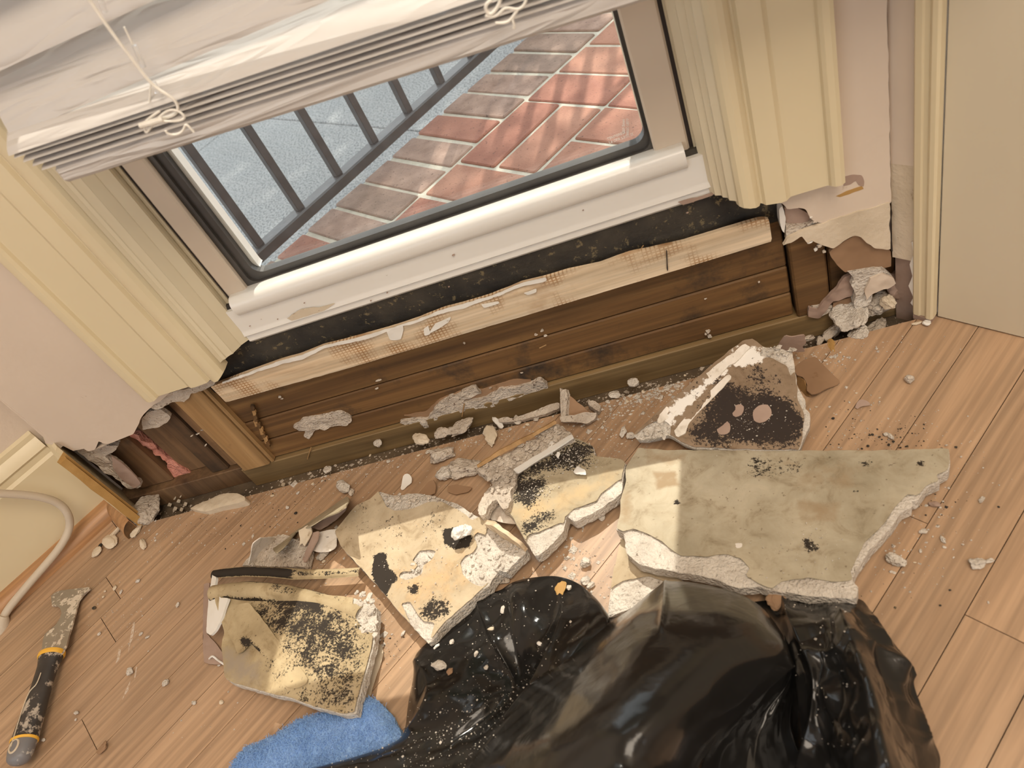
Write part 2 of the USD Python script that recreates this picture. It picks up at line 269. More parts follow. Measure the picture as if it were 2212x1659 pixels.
m_slat = M('blind_white', {'g': ('geometry', {}), 'mp': ('mapping', {'scale': (5, 22, 44)}), 'n': ('noise_texture', {'scale': 1, 'detail': 1.5, 'distortion': 1.2}), 'w': ('math', {'math_type': 'pingpong', 'value2': .12}), 'bp': ('bump', {'strength': .85, 'distance': .011}),
           'd': ('principled_bsdf', {'base_color': (.65, .61, .57), 'roughness': .34}), 't': ('translucent_bsdf', {'color': (.62, .55, .47)}), 'x': ('mix_closure', {'fac': .22})},
           [('g.position', 'mp.vector'), ('mp.vector', 'n.vector'), ('n.fac', 'w.value1'), ('w.value', 'bp.height'), ('bp.normal', 'd.normal'), ('d.BSDF', 'x.closure1'), ('t.BSDF', 'x.closure2')], surface='x.closure')
m_cord = paint('blind_cord', (.72, .68, .60), (.78, .74, .66), rough=.8, scale=200)
m_glass = M('window_glass', {'t': ('transparent_bsdf', {'color': (.97, .98, .97)}), 'g': ('glossy_bsdf', {'roughness': .02, 'color': (1, 1, 1)}), 'f': ('layer_weight', {'blend': .5}), 'k': ('math', {'math_type': 'power', 'value2': 4.0}), 'k2': ('math', {'math_type': 'multiply_add', 'value2': .6, 'value3': .035}), 'x': ('mix_closure', {})},
            [('f.facing', 'k.value1'), ('k.value', 'k2.value1'), ('k2.value', 'x.fac'), ('t.BSDF', 'x.closure1'), ('g.BSDF', 'x.closure2')], surface='x.closure')
m_plastic = M('clear_plastic', {'p': ('principled_bsdf', {'transmission_weight': .9, 'roughness': .08, 'base_color': (.95, .96, .97), 'ior': 1.4})}, [])
m_print = paint('etched_print', (.78, .76, .70), rough=.9)

# ------------------------------------------------------------------ floor: every board a part
S = CAMZ
floor_x = thing('floor', 'honey oak strip floor laid at 45 degrees to the window wall', 'floor', kind='structure')
REG = Polygon([(-2.6, -2.6), (.6185, -2.6), (.6185, .2595), (-.109, .987), (-.109, 1.079), (-2.6, 1.079)])
known = {0: [.313], 2: [.377], 14: [-.2165], 13: [-.42], 5: [.02], 8: [-.33], 10: [.05]}
rng = random.Random(4)
W_ = .0862 * S
for k in range(-31, 18):
    p0 = (.0665 + .0862 * k) * S; cuts = list(known.get(k, []))
    a = cuts[0] if cuts else rng.uniform(-2.2, -1.0) + (1.9 if k > 5 else 0)
    c, x = [a], a
    while x < .6: x += rng.uniform(.75, 1.5); c.append(x)
    x = a
    while x > -2.6: x -= rng.uniform(.75, 1.5); c.append(x)
    c = sorted(c)
    if not -8 < k: c = c[::2] if len(c) > 3 else c
    for a0, a1 in zip(c[:-1], c[1:]):
        g = Polygon([(a0 + .0004, p0 + .0004), (a1 - .0004, p0 + .0004), (a1 - .0004, p0 + W_ - .0004), (a0 + .0004, p0 + W_ - .0004)]).intersection(REG)
        if g.area < 1e-5: continue
        obj('plank', extrude(g, .019, A3(0, 0, -.019), BX, BN), m_floor, floor_x)
m_scuff = paint('floor_scuff', (.52, .42, .33), (.56, .46, .37), rough=.7, dirt=((.42, .28, .17), 320, .52))
for pts in ([(287, 1347), (292, 1346), (287, 1380), (282, 1390), (277, 1412), (280, 1385)], [(257, 1402), (262, 1403), (258, 1425), (250, 1434)], [(294, 1440), (297, 1440), (292, 1468), (290, 1465)], [(272, 1490), (282, 1470), (278, 1490), (264, 1512)]):
    obj('scuff_mark', extrude(Polygon([onZ(q)[:2] for q in pts]).buffer(0), .00015, A3(0, 0, .00005)), m_scuff, floor_x, label='pale scuff on the boards')
obj('subfloor', box(-2.6, .9, -2.6, 1.3, -.045, -.0192, R=RB), m_sub, floor_x, label='dark dirty subfloor showing in the gap along the wall')

# ------------------------------------------------------------------ window wall: torn wallboard, framing, planks
wb = thing('wall_back', 'window wall torn open below the window, studs and dark boards bare', 'wall', kind='structure')
XZ = lambda pts, y: np.array([onY(p, y)[[0, 2]] for p in pts])
def wpoly(pts, y, extra_pre=(), extra_post=()):
    g = Polygon(np.vstack([np.reshape(extra_pre, (-1, 2)), XZ(pts, y), np.reshape(extra_post, (-1, 2))])); return g if g.is_valid else g.buffer(0)
WF = lambda y: (A3(0, y, 0), A3(1, 0, 0), A3(0, 0, 1), A3(0, -1, 0))   # wall frame: x, z, out into the room
def wsheet(name, pts, y, thick, mat, jag=.0008, res=.003, bump=.0, seed=1, parent=wb, pre=(), post=(), label=None, fr=160, curl=None, freq=90):
    """A torn flat layer on the wall at y (front face), traced from the photograph."""
    g = wpoly(pts, y, pre, post)
    if jag: g = jagged(g, res, jag, seed, fr)
    top = lambda p: bump * 2 * nz(np.c_[p, p[:, 0] * 0], freq, seed) + (curl(p) if curl else 0)
    return obj(name, sheet(g, res, WF(y), top, thick), mat, parent, smooth=40, label=label)
def wbox(name, x0, x1, y0, y1, z0, z1, mat, parent=wb, b=.0012, label=None): return obj(name, box(x0, x1, y0, y1, z0, z1, b), mat, parent, label=label)
# upper wall pieces that carry on out of the frame
left_rag = [(95, 945), (98, 957), (110, 961), (124, 958), (142, 966), (158, 974), (183, 969), (188, 976), (205, 972), (213, 952), (226, 960), (240, 957), (268, 945), (288, 938), (300, 915), (306, 900), (322, 884), (332, 874), (345, 868)]
wsheet('drywall', left_rag, .640, .0125, m_pink, .0006, .004, pre=[(-.7845, 1.32), (-.7845, .30)], post=[(-.55, .205), (-.55, 1.32)], label='pink-beige painted wallboard with a ragged lower edge')
right_rag = [(1690, 438), (1701, 452), (1725, 449), (1741, 452), (1750, 470), (1760, 478), (1775, 482), (1800, 474), (1835, 462), (1870, 452), (1905, 444), (1925, 438)]
wsheet('drywall', right_rag, .640, .0125, m_pink, .0006, .003, pre=[(.09, 1.32), (.09, .2)], post=[(.2185, .235), (.2185, 1.32)], label='painted wallboard right of the window, torn off along the bottom')
wbox('header_board', -.80, .2162, .640, .70, 1.32, 2.46, m_pink)
wbox('outer_sheathing', -1.6, -.53, .70, .74, -.045, 2.46, m_plank, b=0); wbox('outer_sheathing', .13, 1.2, .70, .74, -.045, 2.46, m_plank, b=0); wbox('outer_sheathing', -.53, .13, .70, .74, -.045, .20, m_plank, b=0)
# framing
zs = [.188, .0905, .0525, .0185]
for k, (z1, z0) in enumerate(zip(zs[:-1], zs[1:])):
    x0 = [-.575, -.585, -.59][k]
    obj('sheathing_plank', box(x0, .1185, .660 - .0006 * k, .678, z0 + .0006, z1 - .0006, .0015), m_plank, wb, label='dark brown horizontal plank under the window' if k == 0 else None)
wbox('bottom_plate', -.6145, .30, .653, .69, -.0195, .0180, m_plate, label='pale pine bottom plate along the floor')
wbox('bottom_plate', -.83, -.6155, .664, .69, -.0195, .012, m_vplank, label='short mouldy bottom plate in the left cavity')
wbox('stud', -.6075, -.5665, .648, .69, .0185, .26, m_stud, b=.002, label='pale upright stud left of the dark planks')
wbox('stud', -.5660, -.5605, .651, .69, .0185, .26, m_stud, b=.0015)
wbox('stud', .1215, .1575, .652, .69, .0185, .26, m_plank, b=.002, label='dark upright stud right of the planks')
wbox('stud', .161, .23, .662, .69, .0185, .26, m_plank, b=.002)
for x0, x1, y0 in ((-.640, -.6085, .672), (-.668, -.641, .668), (-.716, -.672, .684), (-.790, -.735, .676), (-.735, -.718, .690)):
    wbox('upright_board', x0, x1, y0, .70, .0125, .30, m_vplank, b=.0015)
wp = [(275, 938), (300, 938), (330, 962), (352, 985), (372, 998), (400, 1012), (428, 1030), (432, 1043), (408, 1048), (392, 1050), (375, 1040), (362, 1022), (360, 1002), (345, 990), (325, 985), (312, 972)]
wsheet('insulation', wp, .682, .012, m_pinkwool, .003, .003, .010, 5, label='tuft of pink insulation between the upright boards', freq=60)
# black rotten sill board and the pale batten across it
wbox('rough_sill', -.565, .128, .6588, .70, .150, .262, m_black, b=.003, label='mould-black rough sill under the window apron')
bat_top = [(455, 836), (480, 826), (545, 802), (600, 782), (650, 768), (700, 748), (742, 738), (800, 722), (860, 705), (905, 690), (960, 668), (1000, 658), (1060, 640), (1130, 612), (1180, 600), (1230, 585), (1300, 570), (1360, 548), (1400, 540), (1480, 522), (1560, 498), (1600, 486), (1640, 474), (1661, 474)]
wsheet('batten', bat_top + [(1668, 521), (1440, 590), (1100, 692), (740, 799), (488, 869)], .643, .005, m_batten, .0004, .004, .0004, 3, label='pale batten with a torn ragged top edge nailed across the opening')
# thin torn paper flakes along the batten's top edge
for k, pts in enumerate([[(835, 716), (870, 702), (872, 712), (866, 733), (850, 736), (842, 735)], [(915, 712), (925, 704), (930, 722), (917, 726)], [(925, 722), (940, 700), (975, 685), (968, 697), (945, 712)], [(1040, 659), (1075, 652), (1080, 655), (1045, 666)], [(1132, 634), (1160, 624), (1158, 632), (1140, 638)], [(1439, 540), (1441, 540), (1443, 586), (1441, 586)]]):
    wsheet('paper_flake', pts, .641, .0012, m_white if k < 5 else m_gap, .0003, .002, .0006, 20 + k)
wsheet('paper_flake', bat_top[1:15] + [(x + 1, y + 3 + (i * 37) % 7) for i, (x, y) in reversed(list(enumerate(bat_top[1:15])))], .6405, .0012, m_white, .0009, .0025, .0012, 29, fr=260, label='white torn paper lip along the top of the batten')
# plaster and paper still stuck to the planks
wsheet('plaster_patch', [(634, 922), (655, 905), (690, 899), (715, 893), (735, 889), (752, 896), (762, 908), (748, 918), (722, 920), (702, 930), (690, 926), (676, 935), (668, 950), (655, 945), (660, 928), (645, 932)], .656, .006, m_dirtyw, .0018, .0022, .0025, 6, label='grey plaster blob stuck round a screw on the dark planks')
wsheet('plaster_patch', [(865, 914), (900, 905), (925, 905), (940, 880), (960, 864), (985, 855), (1005, 845), (1030, 836), (1040, 850), (1010, 862), (1000, 870), (1050, 860), (1078, 842), (1105, 838), (1150, 828), (1168, 820), (1182, 828), (1184, 840), (1165, 842), (1110, 862), (1060, 880), (1010, 885), (960, 905), (920, 925), (890, 928)], .653, .006, m_dirtyw, .002, .0022, .003, 7, label='long ragged plaster remnant stuck to the lowest planks')
wsheet('torn_paper', [(872, 898), (920, 890), (950, 862), (1015, 838), (1040, 842), (1110, 820), (1150, 822), (1120, 850), (1000, 880), (930, 905)], .657, .002, m_brown, .001, .003, .001, 8)
for k, (x, y, s) in enumerate([(605, 858, 7), (610, 862, 5), (818, 823, 8), (815, 840, 6), (1172, 716, 8), (1158, 724, 6), (1178, 726, 7), (1003, 742, 5), (1530, 717, 9), (1533, 727, 9), (1525, 722, 6), (1640, 610, 4), (1524, 646, 4), (1127, 806, 5), (1060, 838, 5), (428, 938, 6), (437, 930, 5), (415, 942, 5), (445, 962, 5)]):
    p = onY((x, y), .657); m = lump(s * .00034, 100 + k, .45, 2, .6, (1.3, .8)); m.vertices += p; obj('plaster_bit', m, m_dirtyw if k % 3 else m_gypsum, wb)
for k, (x, y) in enumerate([(545, 884), (548, 895), (550, 905), (551, 916), (558, 922), (563, 933), (568, 943), (573, 953), (578, 962)]):
    wsheet('splinter', [(x - 4, y - 6), (x + 3, y - 7), (x + 6, y - 1), (x + 3, y + 2), (x + 7, y + 5), (x, y + 7)], .653 - .0006 * (k % 3), .004, m_stud if k % 2 else m_plank, .0006, .0016, .001, 140 + k)
# wood splinters / old nails
for a, b in (((1003, 872), (998, 900)), ((672, 966), (664, 992)), ((1390, 530), (1372, 556)), ((1180, 745), (1165, 752))):
    obj('splinter', tube(np.linspace(onY(a, .652), onY(b, .650), 6), .0007, 6), m_stud, wb)
# left corner: plaster crumbs under the casing, cut end of wallboard
wsheet('torn_gypsum', [(318, 862), (345, 852), (380, 846), (410, 838), (440, 828), (470, 812), (485, 790), (462, 832), (440, 842), (415, 850), (400, 866), (372, 870), (350, 880), (335, 885), (325, 880)], .6445, .010, m_dirtyw, .0016, .0022, .004, 9, label='crumbled plaster edge below the left casing')
wsheet('torn_gypsum', [(306, 905), (318, 890), (345, 882), (358, 892), (368, 902), (362, 912), (345, 922), (325, 926), (308, 930)], .655, .006, m_dirtyw, .001, .0022, .002, 10, label='crumbled plaster round a screw at the top of the left cavity')
wsheet('torn_gypsum', [(160, 968), (175, 960), (200, 955), (225, 960), (255, 962), (250, 972), (225, 985), (262, 1010), (290, 1040), (305, 1050), (285, 1058), (262, 1045), (245, 1030), (225, 1020), (210, 1005), (188, 990), (172, 982)], .655, .010, m_dirtyw, .002, .0026, .004, 11, label='torn gypsum core hanging at the left corner')
wsheet('torn_paper', [(240, 985), (262, 1000), (285, 1020), (305, 1044), (290, 1056), (262, 1035), (245, 1015)], .651, .002, m_mauve, .001, .003, .001, 12)
# right-hand end: layers of torn skim coat, brown paper and gypsum
wsheet('torn_paper', [(1694, 448), (1720, 448), (1745, 460), (1757, 470), (1752, 482), (1735, 490), (1700, 492)], .6475, .003, m_mauve, .0008, .0025, .0006, 13)
wsheet('torn_gypsum', [(1690, 445), (1697, 470), (1695, 505), (1690, 500), (1684, 478), (1683, 450)], .6440, .009, m_white, .0006, .0025, .0008, 14)
wsheet('torn_gypsum', [(1697, 486), (1720, 488), (1745, 484), (1762, 470), (1775, 478), (1765, 490), (1740, 500), (1715, 515), (1698, 520)], .6440, .006, m_dirtyw, .0018, .0022, .003, 15)
wsheet('skim_coat', [(1692, 530), (1700, 515), (1730, 502), (1760, 490), (1800, 474), (1850, 458), (1893, 448), (1922, 437), (1924, 540), (1890, 536), (1872, 525), (1860, 512), (1846, 508), (1825, 520), (1800, 537), (1790, 534), (1768, 526), (1752, 518), (1745, 526), (1732, 510), (1712, 524)], .6385, .004, m_skim, .0009, .0025, .0007, 16, label='cream skim coat torn into a zigzag flap beside the corner')
wsheet('torn_paper', [(1792, 545), (1800, 537), (1825, 520), (1846, 508), (1860, 512), (1872, 525), (1890, 536), (1924, 540), (1926, 576), (1895, 583), (1860, 585), (1825, 588), (1808, 572), (1796, 556)], .6425, .004, m_brown, .0006, .0025, .0008, 17, label='bare brown wallboard paper under the torn skim coat')
wsheet('torn_gypsum', [(1832, 588), (1860, 583), (1890, 580), (1905, 578), (1930, 600), (1935, 615), (1900, 625), (1880, 630), (1868, 640), (1845, 660), (1848, 635), (1840, 615), (1845, 600)], .6400, .006, m_gypsum, .0012, .0022, .0025, 18, label='white gypsum bulge below the brown paper')
wsheet('torn_paper', [(1880, 602), (1905, 592), (1930, 600), (1935, 612), (1920, 625), (1900, 628), (1885, 634), (1872, 648), (1868, 630)], .6365, .003, m_pink, .0006, .0025, .002, 19)
wsheet('torn_paper', [(1766, 668), (1790, 640), (1810, 620), (1822, 600), (1840, 592), (1845, 618), (1838, 640), (1800, 650), (1790, 665), (1770, 688), (1746, 684), (1748, 665)], .648, .004, m_mauve, .0012, .0025, .003, 21)
wsheet('torn_paper', [(1800, 655), (1845, 640), (1860, 648), (1850, 672), (1810, 690), (1795, 680)], .652, .004, m_brown, .0012, .0025, .003, 22)
wsheet('torn_gypsum', [(1747, 665), (1780, 658), (1800, 662), (1790, 678), (1765, 686), (1748, 685)], .6495, .004, m_dirtyw, .0012, .0025, .002, 23)
wsheet('torn_gypsum', [(1846, 640), (1870, 632), (1885, 640), (1880, 655), (1862, 662), (1850, 668), (1845, 655)], .642, .008, m_gypsum, .002, .002, .005, 24)
for k, (x, y, r) in enumerate([(1750, 524, 8), (1770, 532, 9), (1762, 540, 7), (1780, 545, 6), (1752, 470, 5), (1760, 480, 6), (1852, 503, 4)]):
    p = onY((x, y), .640); m = lump(r * .00036, 160 + k, .5, 3, .6, (1.2, .8)); m.vertices += p; obj('plaster_bit', m, [m_white, m_dirtyw, m_gap][2 if k == 6 else k % 2], wb)
wsheet('patch_hole', [(1822, 382), (1840, 377), (1862, 378), (1867, 390), (1866, 405), (1855, 400), (1848, 390), (1838, 398), (1822, 402)], .6397, .001, m_mauve, .0008, .002, .0003, 25)
wsheet('patch_hole', [(1806, 424), (1830, 412), (1862, 402), (1866, 408), (1845, 415), (1815, 427)], .6397, .001, m_ochre, .0006, .002, .0003, 26)
wsheet('crack', [(1925, 446), (1928, 460), (1924, 485), (1927, 520), (1929, 545), (1926, 545), (1923, 500), (1921, 485), (1925, 462)], .6382, .0006, m_gap, .0004, .002)

# ------------------------------------------------------------------ left wall, its return and baseboards; right wall, door
wl = thing('wall_left', 'greyish beige left wall with a short return to the window wall', 'wall', kind='structure')
obj('drywall', box(-2.6, -.10, 1.081, 1.14, -.045, 2.46, R=RB), m_pink, wl)
obj('drywall', box(-.1025, -.04, 1.007, 1.081, .155, 2.46, R=RB), m_pink, wl)
bl = thing('baseboard_left', 'cream baseboard with a moulded cap and oak shoe along the left wall', 'baseboard', kind='structure')
prof = [(0, 0), (.015, 0), (.015, .125), (.011, .129), (.011, .137), (.014, .141), (.010, .150), (.005, .156), (.005, .163), (0, .166)]     # (out of the wall, up)
P_ = Polygon(prof)
obj('board', extrude(P_, 2.6 - .118, ab(-2.6, 1.081), -BN, A3(0, 0, 1), BX), m_cream, bl, smooth=30)
qr = Polygon([(0, 0), (.019, 0)] + [(.019 * math.cos(t), .004 + .019 * math.sin(t)) for t in np.linspace(0, math.pi / 2, 9)])
obj('shoe_moulding', extrude(qr, 2.6 - .118, ab(-2.6, 1.066), -BN, A3(0, 0, 1), BX), m_shoe, bl, smooth=30, label='oak quarter-round shoe')
# the short return piece, snapped off at the outside corner
gcut = Polygon([(0, 0), (.014, 0), (.0145, .03), (.0135, .06), (.0148, .09), (.0135, .12), (.0142, .15), (0, .155)])
obj('board', extrude(gcut, .0012, ab(-.1025, .9935), -BX, A3(0, 0, 1), BN), m_ochre, bl, label='raw ochre broken end of the baseboard')
obj('board', extrude(P_, .080, ab(-.1025, .9947), -BX, A3(0, 0, 1), BN), m_cream, bl, smooth=30, label='short cream return of the baseboard')
obj('board', extrude(Polygon([(.0, .0), (.010, 0), (.010, .15), (0, .15)]), .008, ab(-.1055, .986), -BX, A3(0, 0, 1), BN), m_ochre, bl)
obj('shoe_moulding', extrude(qr, .088, ab(-.1175, .984), -BX, A3(0, 0, 1), BN), m_shoe, bl, smooth=30)
obj('shoe_end', extrude(qr.buffer(-.0006), .001, ab(-.1175, .9835), -BX, A3(0, 0, 1), BN), m_plank, bl, label='dark broken end of the quarter-round shoe')

wr = thing('wall_right', 'shaded right wall strip between the window wall corner and the door casing', 'wall', kind='structure')
obj('drywall', box(.612, .66, .266, .3052, .19, 2.46, R=RB), m_pink, wr)
obj('drywall', box(.612, .66, .266, .30, .075, .19, R=RB), m_skim, wr, label='bare skim coat at the foot of the right wall')
obj('drywall', box(.618, .66, .266, .30, -.02, .075, R=RB), m_mauve, wr)
obj('drywall', box(.612, .66, -2.6, -.62, -.045, 2.46, R=RB), m_pink, wr)
obj('drywall', box(.612, .66, -.62, .266, 2.06, 2.46, R=RB), m_pink, wr)
d1 = thing('door_1', 'plain cream door slab at the right edge', 'door', kind='structure')
obj('slab', box(.6155, .65, -.60, .2555, .0012, 2.05, .001, R=RB), m_door, d1)
t3 = thing('trim_3', 'cream door casing standing in the right corner', 'trim', kind='structure')
def cprof(pts): return Polygon(pts)
# profile in (p along wall from the door edge, out of wall): narrow stop plus casing
obj('casing', extrude(Polygon([(.2555, 0), (.2555, .0085), (.2575, .0105), (.2615, .0105), (.2635, .009), (.2645, .0075), (.2685, .0075), (.2700, .009), (.2755, .0085), (.2775, .006), (.2775, 0)]), 2.05, ab(.6145, 0, .006), BN, -BX, A3(0, 0, 1)), m_cream, t3, smooth=30)
obj('foot', extrude(Polygon([(.257, 0), (.257, .0095), (.276, .0085), (.276, 0)]), .0065, ab(.6145, 0, -.001), BN, -BX, A3(0, 0, 1)), m_mauve, t3, label='bare unpainted foot of the casing')
for k, g in enumerate([[(0, 0), (.004, .006), (.001, .015), (.006, .03), (.002, .045), (.005, .06), (.001, .075), (.003, .09), (-.004, .09), (-.004, 0)]]):
    obj('paint_edge', extrude(Polygon(g), .0015, ab(.611, .2765, .012), BN, A3(0, 0, 1), -BX), m_white, t3)

# ------------------------------------------------------------------ rest of the room, behind the camera
ce = obj('ceiling', box(-2.7, .7, -2.7, 1.2, 2.46, 2.50, R=RB), m_white); tag(ce, 'plain white ceiling', 'ceiling', kind='structure')
wf = thing('wall_front', 'plain wall behind the viewer with two wide window openings', 'wall', kind='structure')
for x0, x1, z0, z1 in ((-2.6, -1.2, -.045, 2.46), (.3, .66, -.045, 2.46), (-1.2, .3, -.045, .7), (-1.2, .3, 2.05, 2.46)): obj('drywall', box(x0, x1, -2.66, -2.6, z0, z1, R=RB), m_pink, wf)
obj('drywall', box(-2.66, -2.6, -2.6, -1.6, -.045, 2.46, R=RB), m_pink, wf); obj('drywall', box(-2.66, -2.6, .5, 1.1, -.045, 2.46, R=RB), m_pink, wf)
obj('drywall', box(-2.66, -2.6, -1.6, .5, 2.05, 2.46, R=RB), m_pink, wf); obj('drywall', box(-2.66, -2.6, -1.6, .5, -.045, .35, R=RB), m_pink, wf)

# ------------------------------------------------------------------ window casings
def casing(name, x_out, x_in, label, zb):
    """Moulded casing from its outer edge to its inner bead, then steps back to the window frame."""
    s = 1 if x_in > x_out else -1; w = abs(x_in - x_out)
    t = thing(name, label, 'trim', kind='structure')
    prof = [(0, 0), (0, .0165), (.004, .0185), (.0095, .0185), (.0125, .0160), (.0140, .0125), (.0165, .0120), (.050, .0120), (.0525, .0135), (.055, .0160), (.060, .0165), (.074, .0150), (.0765, .0115), (.0785, .0112), (.0805, .0155), (.0845, .0190), (.0900, .0205), (.0955, .0195), (.0990, .0160), (.1005, .0110), (.1005, 0)]
    k = w / .1005
    pts = [(x_out + s * u * k, -h) for u, h in prof]
    n = len(pts); zt = 1.32
    v, f = [], []
    for lev in range(2):
        for i, (x, h) in enumerate(pts):
            z = zt if lev else zb(x) + .0012 * 2 * nz(np.array([[x, h, 0]]), 300, 3)[0]
            v.append((x, .640 + h, z))
    for i in range(n): j = (i + 1) % n; f.append((i, j, n + j, n + i))
    m = trimesh.Trimesh(np.array(v), np.vstack([np.array([(a, b, c), (a, c, d)]) for a, b, c, d in f]), process=False)
    cap = Polygon([(p[0], p[1]) for p in pts]); tv, tf = trimesh.creation.triangulate_polygon(cap, engine='earcut')
    z = np.array([zb(x) for x in tv[:, 0]]); mc = trimesh.Trimesh(np.c_[tv[:, 0], .640 + tv[:, 1], z], tf, process=False)
    m = cat([m, mc]); m.fix_normals()
    obj('casing', m, m_cream, t, smooth=25)
    return t
t1 = casing('trim_1', -.6130, -.5005, 'broad cream moulded casing left of the window, cut off ragged at the bottom', lambda x: .196 + max(0, (x + .515)) * .6)
t2 = casing('trim_2', .1735, .0760, 'broad cream moulded casing right of the window, cut off above the bare boards', lambda x: .200 + max(0, (.105 - x)) * .35)
# the painted stop between casing and window frame: one shallow moulded slope with fine grooves
def stop(t, xs, zb):
    pts = [(x, y) for x, y in xs] + [(xs[-1][0], .70), (xs[0][0], .70)]
    m = extrude(Polygon(pts), 1.32 - zb, A3(0, 0, zb)); obj('stop', m, m_cream2, t, smooth=24)
stop(t1, [(-.5003, .629), (-.4975, .6325), (-.4940, .6335), (-.4935, .6350), (-.4895, .6375), (-.4860, .6385), (-.4855, .6400), (-.4790, .6480), (-.4785, .6495), (-.4685, .6560)], .214)
obj('frame_edge', box(-.4800, -.4684, .6585, .70, .23, 1.32, .001), m_jamb, t1)
stop(t2, [(.0535, .6590), (.0595, .6500), (.0600, .6470), (.0655, .6440), (.0660, .6400), (.0700, .6370), (.0705, .6320), (.0745, .6290), (.0765, .6270)], .214)

# ------------------------------------------------------------------ window
w1 = thing('window_1', 'white framed window with black gasket looking down on a brick landing', 'window', kind='structure')
GL, GR, GB = -.4225, .0118, .2785
obj('frame', cat([box(-.4685, -.4640, .664, .76, .25, 1.32, .001), box(-.53, -.4640, .70, .76, .2, 1.32), box(.0515, .0535, .664, .70, .25, 1.32), box(.0120, .13, .70, .765, .2, 1.32), box(-.53, .13, .70, .755, .15, .212), box(-.50, .05, .684, .70, .15, .262), box(-.53, .13, .70, .76, 1.24, 1.32)]), m_jamb, w1, label='outer window frame')
for x0, x1 in ((-.4648, -.4612), (.0478, .0518)): obj('gap', box(x0, x1, .667, .70, .25, 1.30), m_gap, w1, label='dark slot between sash and frame')
obj('stile', box(-.4612, -.4370, .664, .690, .255, 1.28, .002), m_sash, w1, label='left sash stile'); obj('stile', box(.0155, .0478, .664, .690, .255, 1.28, .002), m_sash, w1, label='right sash stile')
obj('bottom_rail', box(-.4612, .0478, .668, .692, .235, .2655, .002), m_white, w1); obj('top_rail', box(-.4612, .0478, .664, .692, 1.22, 1.28, .002), m_sash, w1)
def rrect(x0, x1, z0, z1, r): return shapely.box(x0 + r, z0 + r, x1 - r, z1 - r).buffer(r, quad_segs=6)
go, gm, gi = rrect(-.4375, .0158, .2645, 1.23, .007), rrect(-.4310, .0145, .2715, 1.225, .010), rrect(GL, GR, GB, 1.22, .013)
obj('gasket', cat([extrude(go.difference(gm), .014, A3(0, .671, 0), A3(1, 0, 0), A3(0, 0, 1), A3(0, 1, 0)), extrude(gm.difference(gi), .011, A3(0, .675, 0), A3(1, 0, 0), A3(0, 0, 1), A3(0, 1, 0))]), m_rubber, w1, label='black rubber glazing gasket')
obj('spacer', extrude(gi.difference(rrect(GL + .0045, GR + .004, GB - .004, 1.225, .011)), .012, A3(0, .683, 0), A3(1, 0, 0), A3(0, 0, 1), A3(0, 1, 0)), m_white, w1, label='pale spacer bar inside the glass')
obj('pane', box(GL - .003, GR + .003, .680, .683, GB - .003, 1.224), m_glass, w1)
# etched safety mark in the pane's lower right corner
def letters(txt, h, px, ux, parent):
    m = meshkit.text_mesh(txt, h, .00015); o = onY(px, .6797); e = onY(ux, .6797) - o; e /= np.linalg.norm(e); up = np.cross(A3(0, -1, 0), e); v = m.vertices
    m.vertices = o + v[:, :1] * e + v[:, 1:2] * up + v[:, 2:] * A3(0, -1, 0); return m
obj('etched_mark', cat([letters('TEMPERED  U', .0024, (1312, 303), (1346, 290), w1), letters('16 CFR 1201 II', .0024, (1315, 311), (1356, 296), w1), letters('CIG 3mm', .0024, (1350, 289), (1349.5, 262), w1), letters('SGCC 1877', .0022, (1358, 292), (1358, 262), w1)]), m_print, w1, label='small white safety lettering etched in the corner of the glass')
# rounded stool bar and the apron below it
st = [(.030, 0)] + [(.012 * (1 - math.sin(t)) * .9, .012 - .012 * math.cos(t)) for t in np.linspace(0, math.pi / 2, 6)] + [(.0 + .010 * (1 - math.cos(t)), .014 + .0105 * math.sin(t)) for t in np.linspace(0, math.pi / 2, 8)] + [(.030, .0215)]
obj('stool', extrude(Polygon(st), .4975, A3(-.4560, .6475, .2480), A3(0, 1, 0), A3(0, 0, 1), A3(1, 0, 0)), m_white, w1, smooth=40, label='glossy white rounded sill bar')
ap = [(0, .2085), (.004, .2085), (.001, .2120), (.0015, .2190), (-.0015, .2215), (-.0005, .2255), (.0005, .2285), (.0005, .2575), (.03, .2575), (.03, .2085)]
obj('apron', extrude(Polygon(ap), .545, A3(-.4695, .6535, 0), A3(0, 1, 0), A3(0, 0, 1), A3(1, 0, 0)), m_white, w1, smooth=20, label='white painted apron under the sill bar')
rngc = np.random.default_rng(8)
for k, (x, y) in enumerate([(585, 640), (575, 660), (658, 655), (690, 670), (980, 552), (970, 620), (837, 633), (802, 650), (1260, 455), (1485, 460), (1497, 437), (540, 705), (600, 690)]):
    p = onY((x, y), .653); m = lump(.0014 * rngc.uniform(.6, 1.3), 200 + k, .5, 1); m.vertices += p; obj('paint_chip', m, m_mauve, w1)
wsheet('peeling_paint', [(1465, 437), (1490, 430), (1515, 424), (1545, 415), (1540, 422), (1505, 434), (1475, 443)], .6515, .001, m_mauve, .0008, .002, .0003, 31, parent=w1)
wsheet('peeling_paint', [(620, 688), (650, 668), (690, 664), (725, 655), (700, 672), (660, 684), (630, 694)], .6518, .0006, m_skim, .0012, .002, .0003, 32, parent=w1)

